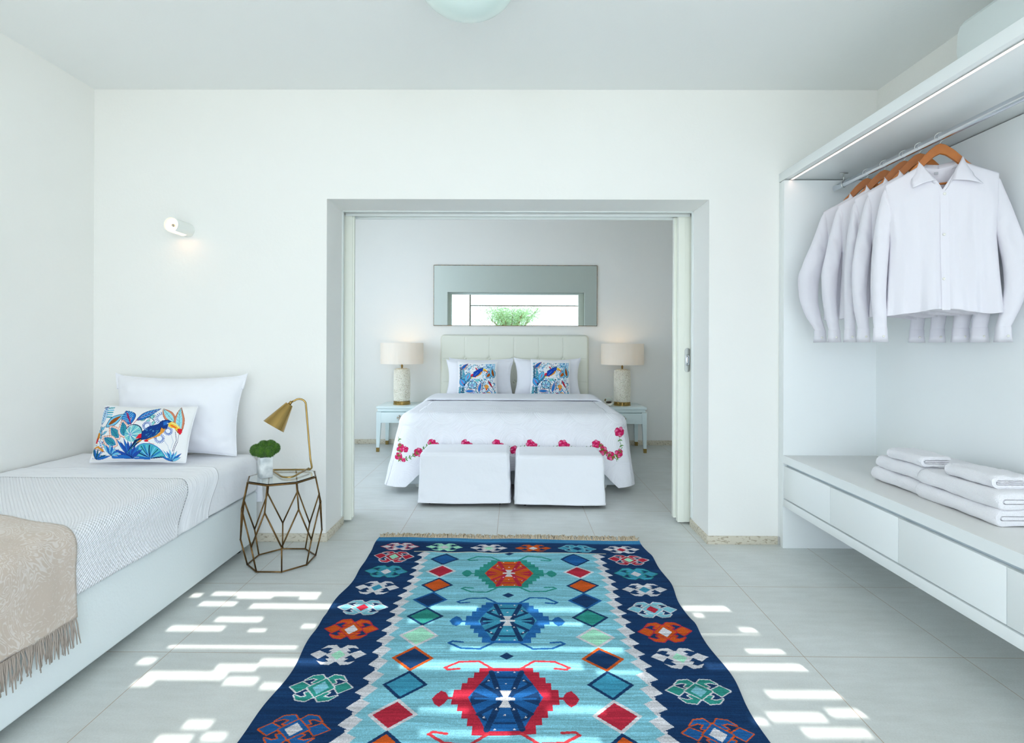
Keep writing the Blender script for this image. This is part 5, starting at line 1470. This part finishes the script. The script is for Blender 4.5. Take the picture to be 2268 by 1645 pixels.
# ------------------------------------------------------------------ ottomans
def ottoman(label, x0, x1, y0, y1, z1, seed):
    t = thing('slipcovered_ottoman', label, 'ottoman', ((x0 + x1) / 2, (y0 + y1) / 2, 0), 'slipcovered ottomans at the foot of the bed')
    # rounded box shell with slightly flared skirt
    n = 34; cx_, cy_ = (x0 + x1) / 2, (y0 + y1) / 2; hw, hd = (x1 - x0) / 2, (y1 - y0) / 2
    m = 4 * n
    def per(k):
        q = k / n
        s = int(q) % 4; f = q - int(q)
        return [(-1 + 2 * f, -1), (1, -1 + 2 * f), (1 - 2 * f, 1), (-1, 1 - 2 * f)][s]
    rows = []
    H = z1; nz = vnoise((60, m + 1), (7, 22), seed)
    rc_ = .028
    zs = [.028, .034, .045] + list(np.linspace(.06, H - rc_, 40)) + [H - rc_ + rc_ * math.sin(a) for a in (.35, .7, 1.05, 1.35, PI / 2)]
    P = np.zeros((len(zs), m + 1, 3))
    for j, z in enumerate(zs):
        top = max(0, z - (H - rc_)); ins = rc_ - math.sqrt(max(0, rc_ ** 2 - top ** 2)) if top > 0 else 0
        fl = .012 * (1 - z / H) ** 1.5
        for k in range(m + 1):
            u, v = per(k % m)
            # round vertical corners
            p = 14; l = (abs(u) ** p + abs(v) ** p) ** (1 / p)
            uu, vv = u / l, v / l
            cn = (abs(u) * abs(v)) ** 8
            o = fl * (1 + cn * .6) + .0045 * nz[min(j, 59), k % m] * min(1, 4 * (1 - z / H) + .2)
            if j <= 1: o += .002
            P[j, k] = (cx_ + uu * (hw - ins + o * (abs(uu))), cy_ + vv * (hd - ins + o * abs(vv)), z + (.006 * math.sin(k * .11 + seed) * (1 - z / H) ** 6 if j < 5 else 0))
    P[:, m] = P[:, 0]
    mb = MB().grid(P)
    # top cap
    ring = P[-1, :m]
    tp = [tuple(ring[k]) for k in range(m)]; mb.add(tp, [tuple(range(m))])
    mb.build('slipcover', M['ottoman'], t, angle=1.0)
    sm = MB()
    for sx in (-1, 1):
        for j0, sy in ((0, -1),):
            k = 0 if sx < 0 else n
            sm.tube([P[j, k] + np.array([0, -.001, 0]) for j in range(2, len(zs) - 3)], .0022, 6)
    sm.tube([P[1, k] + np.array([0, -.0006, 0]) for k in range(0, n + 1)], .0026, 6)
    sm.tube([(P[-4, k] + np.array([0, -.0004, .000])) for k in range(1, n)], .0016, 6)
    sm.build('seam', M['ottoman'], t, smooth=True)
    MB().box(x0 + .02, x1 - .02, y0 + .02, y1 - .02, .030, H - .01, .0).build('inner_frame', M['black'], t)
    for x in (x0 + .07, x1 - .07):
        for y in (y0 + .06, y1 - .06):
            MB().lathe([(0, -.008), (.013, -.007), (.014, 0), (.013, .007), (0, .008)], 16, Matrix.Translation((x, y, .0145)) @ Matrix.Rotation(PI / 2, 4, 'Y')).tube([(x, y, .014), (x, y, .031)], .004, 8).build('caster', M['black'], t, angle=.6)
ottoman('white slipcovered ottoman on the left, showing its right side', -.700, -.038, 3.975, 4.350, .392, 3)
ottoman('white slipcovered ottoman on the right at the foot of the bed', .008, .655, 3.945, 4.335, .380, 8)

# ------------------------------------------------------------------ nightstands
def nightstand():
    t = thing('nightstand', 'x', 'nightstand', (0, 0, 0), 'aqua nightstands beside the double bed')
    W, D, H = .515, .47, .50
    LQ = M['table_lacquer']
    def bb(name, *a, m=LQ, p=t, b=.002): return MB().box(*a, b).build(name, m, p, angle=.5, world=False)
    bb('table_top', -W / 2, W / 2, -D, 0, H - .024, H, b=.003)
    bb('apron', -W / 2 + .012, W / 2 - .012, -D + .012, -.005, H - .058, H - .025)
    bb('apron', -W / 2 + .018, W / 2 - .018, -D + .04, -.01, H - .185, H - .059)
    d = bb('drawer', -W / 2 + .040, W / 2 - .040, -D + .004, -D + .040, H - .182, H - .066)
    k = MB()
    for i in range(4):
        a = PI / 2 * i
        k.tube([(0, -D + .004, H - .124), (.030 * math.cos(a), -D - .008, H - .124 + .030 * math.sin(a)), (.026 * math.cos(a + .55), -D - .008, H - .124 + .026 * math.sin(a + .55))], [.004, .0045, .002], 8)
        k.tube([(.012 * math.cos(a), -D - .004, H - .124 + .012 * math.sin(a)), (.030 * math.cos(a - .5), -D - .008, H - .124 + .030 * math.sin(a - .5))], [.003, .003], 8)
    k.sphere((0, -D - .006, H - .124), .010, 12)
    k.build('knob', mat('champagne_metal', (.62, .52, .40), .35, .9), d, smooth=True, world=False)
    for sx in (-1, 1):
        for sy in (0, 1):
            xo = sx * W / 2; yo = -D + .002 if sy == 0 else -.012
            def leg(z0, z1, nm, m, par, g=0):
                mb = MB(); V = []
                for z in (z0, z1):
                    w = .030 + (.056 - .030) * (z - 0) / (H - .045) + g; dd = w * .8
                    xa, xb = (xo, xo - sx * w) if True else (0, 0)
                    if g: xa += sx * g * .5
                    ya, yb_ = (yo - g * .5, yo + dd) if sy == 0 else (yo - dd, yo + g * .5)
                    V += [(min(xa, xb), ya, z), (max(xa, xb), ya, z), (max(xa, xb), yb_, z), (min(xa, xb), yb_, z)]
                mb.add(V, [(0, 1, 2, 3), (4, 5, 6, 7), (0, 1, 5, 4), (1, 2, 6, 5), (2, 3, 7, 6), (3, 0, 4, 7)])
                return mb.build(nm, m, par, world=False)
            l = leg(.046, H - .060, 'leg', LQ, t)
            leg(0, .0465, 'leg_cap', M['brass'], l, g=.002)
    return t
n0 = nightstand(); n0.location = (-1.268, YB - .012, 0); n0['label'] = 'pale aqua nightstand left of the double bed'
n1 = copy_tree(n0); n1.location = (1.190, YB - .012, 0); n1['label'] = 'pale aqua nightstand right of the double bed, holding the glass ball'

def table_lamp():
    t = thing('table_lamp', 'x', 'lamp', (0, 0, 0), 'ceramic lamps on the nightstands')
    MB().lathe([(0, 0), (.098, 0), (.098, .010), (.094, .012), (.094, .036), (.090, .042), (0, .042)], 48).build('brass_base', M['brass'], t, angle=.5, world=False)
    nA, nZ = 240, 260; A = np.linspace(0, 2 * PI, nA + 1); Zs = np.linspace(0, 1, nZ)
    AA, ZZ = np.meshgrid(A, Zs)
    R0 = .084 + .008 * np.sin(ZZ * PI) ** .4 - .030 * np.clip((ZZ - .965) / .035, 0, 1) ** 2
    h = np.zeros_like(AA); r = random.Random(12); ros = []
    for j in range(3):
        for i in range(5):
            ros.append((i * 2 * PI / 5 + (j % 2) * .63 + .35, .17 + j * .33))
    best = np.full(AA.shape, 9.0); ang = np.zeros_like(AA); 
    for (a, z) in ros:
        da = (AA - a + PI) % (2 * PI) - PI; dx = da * .088; dz = (ZZ - z) * .365; dd = np.hypot(dx, dz); m = dd < best
        best = np.where(m, dd, best); ang = np.where(m, np.arctan2(dz, dx), ang)
    rings = np.sin(best * 560 + ang * 1.0 + 1.6 * np.sin(ang * 5)) + .6 * np.sin(ang * 9 + best * 300)
    rings = rings * .5 + .6 * vnoise(AA.shape, (60, 60), 3)
    h = .0045 * rings; h[:, -1] = h[:, 0]
    R = R0 + h
    P = np.stack([R * np.cos(AA), R * np.sin(AA), .042 + .366 * ZZ], -1)
    c = np.clip((rings[:-1, :-1] + 1.25) / .9, 0, 1)[..., None]
    warm = np.array(rgb('A08C66')); crm = np.array(rgb('F1EDDF'))
    sheet('ceramic_body', P, M['cream_wash'], t, colors=warm + (crm - warm) * c, world=False)
    MB().lathe([(0, .404), (.060, .404), (.062, .409), (0, .412)], 40).build('top_cap', mat('cream_glaze', rgb('E6DCC0'), .4), t, smooth=True, world=False)
    MB().lathe([(0, .408), (.012, .408), (.012, .415), (.008, .418), (.008, .425), (.012, .428), (.012, .445), (.006, .448), (.006, .50), (0, .50)], 20).build('brass_stem', M['brass'], t, smooth=True, world=False)
    MB().lathe([(.233, .463), (.240, .463), (.240, .700), (.233, .700), (.2375, .699), (.2375, .464)], 72).build('lampshade', M['shade'], t, angle=.6, world=False)
    sp = MB()
    for k in range(3):
        a = 2 * PI * k / 3 + .4; sp.tube([(.004, 0, .66), (.236 * math.cos(a), .236 * math.sin(a), .69)], .0016, 6)
    sp.build('shade_spider', M['brass'], t, smooth=True, world=False)
    MB().sphere((0, 0, .56), .030, 16).tube([(0, 0, .50), (0, 0, .54)], .012, 10).build('bulb', M['bulb'], t, smooth=True, world=False)
    return t
l0 = table_lamp(); l0.location = (-1.290, 6.19, .5005); l0['label'] = 'white carved ceramic lamp with drum shade, left of the bed'
l1 = copy_tree(l0); l1.location = (1.220, 6.19, .5005); l1.rotation_euler = (0, 0, .8); l1['label'] = 'carved ceramic lamp with drum shade right of the bed, beside the glass ball'
for x in (-1.290, 1.220): lamp_point('nightstand_light', (x, 6.19, .5005 + .625), .42, (1, .72, .46), .03)
t = thing('glass_ball', 'clear glass ball ornament beside the right nightstand lamp', 'ornament', (1.045, 6.06, .5005))
MB().lathe([(.016, 0), (.018, .004), (.0, .006)], 20, Matrix.Translation((1.045, 6.06, .501))).build('ball_stand', M['brass'], t, smooth=True)
MB().sphere((1.045, 6.06, .5005 + .058), .052, 40).build('sphere', M['crystal'], t, smooth=True)
MB().sphere((1.045, 6.06, .5005 + .050), .014, 12, (1.6, 1, .6)).build('inclusion', mat('brown_inclusion', rgb('C9A88C'), .5), t, smooth=True)

# mirror
t = thing('wall_mirror', 'wide frameless mirror with a worn gilt edge above the headboard', 'mirror', (0, YB, 1.41))
box('mirror_glass', -.964, .964, 6.434, 6.438, 1.412, 2.119, M['mirror'], t, b=0)
mb = MB().box(-.969, .969, 6.432, YB - .001, 1.406, 1.4115).box(-.969, .969, 6.432, YB - .001, 2.1195, 2.125).box(-.969, -.9645, 6.432, YB - .001, 1.4115, 2.1195).box(.9645, .969, 6.432, YB - .001, 1.4115, 2.1195)
mb.box(-.96, .96, 6.439, YB - .001, 1.42, 2.11)
mb.build('gilt_edge', M['mirror_frame'], t)
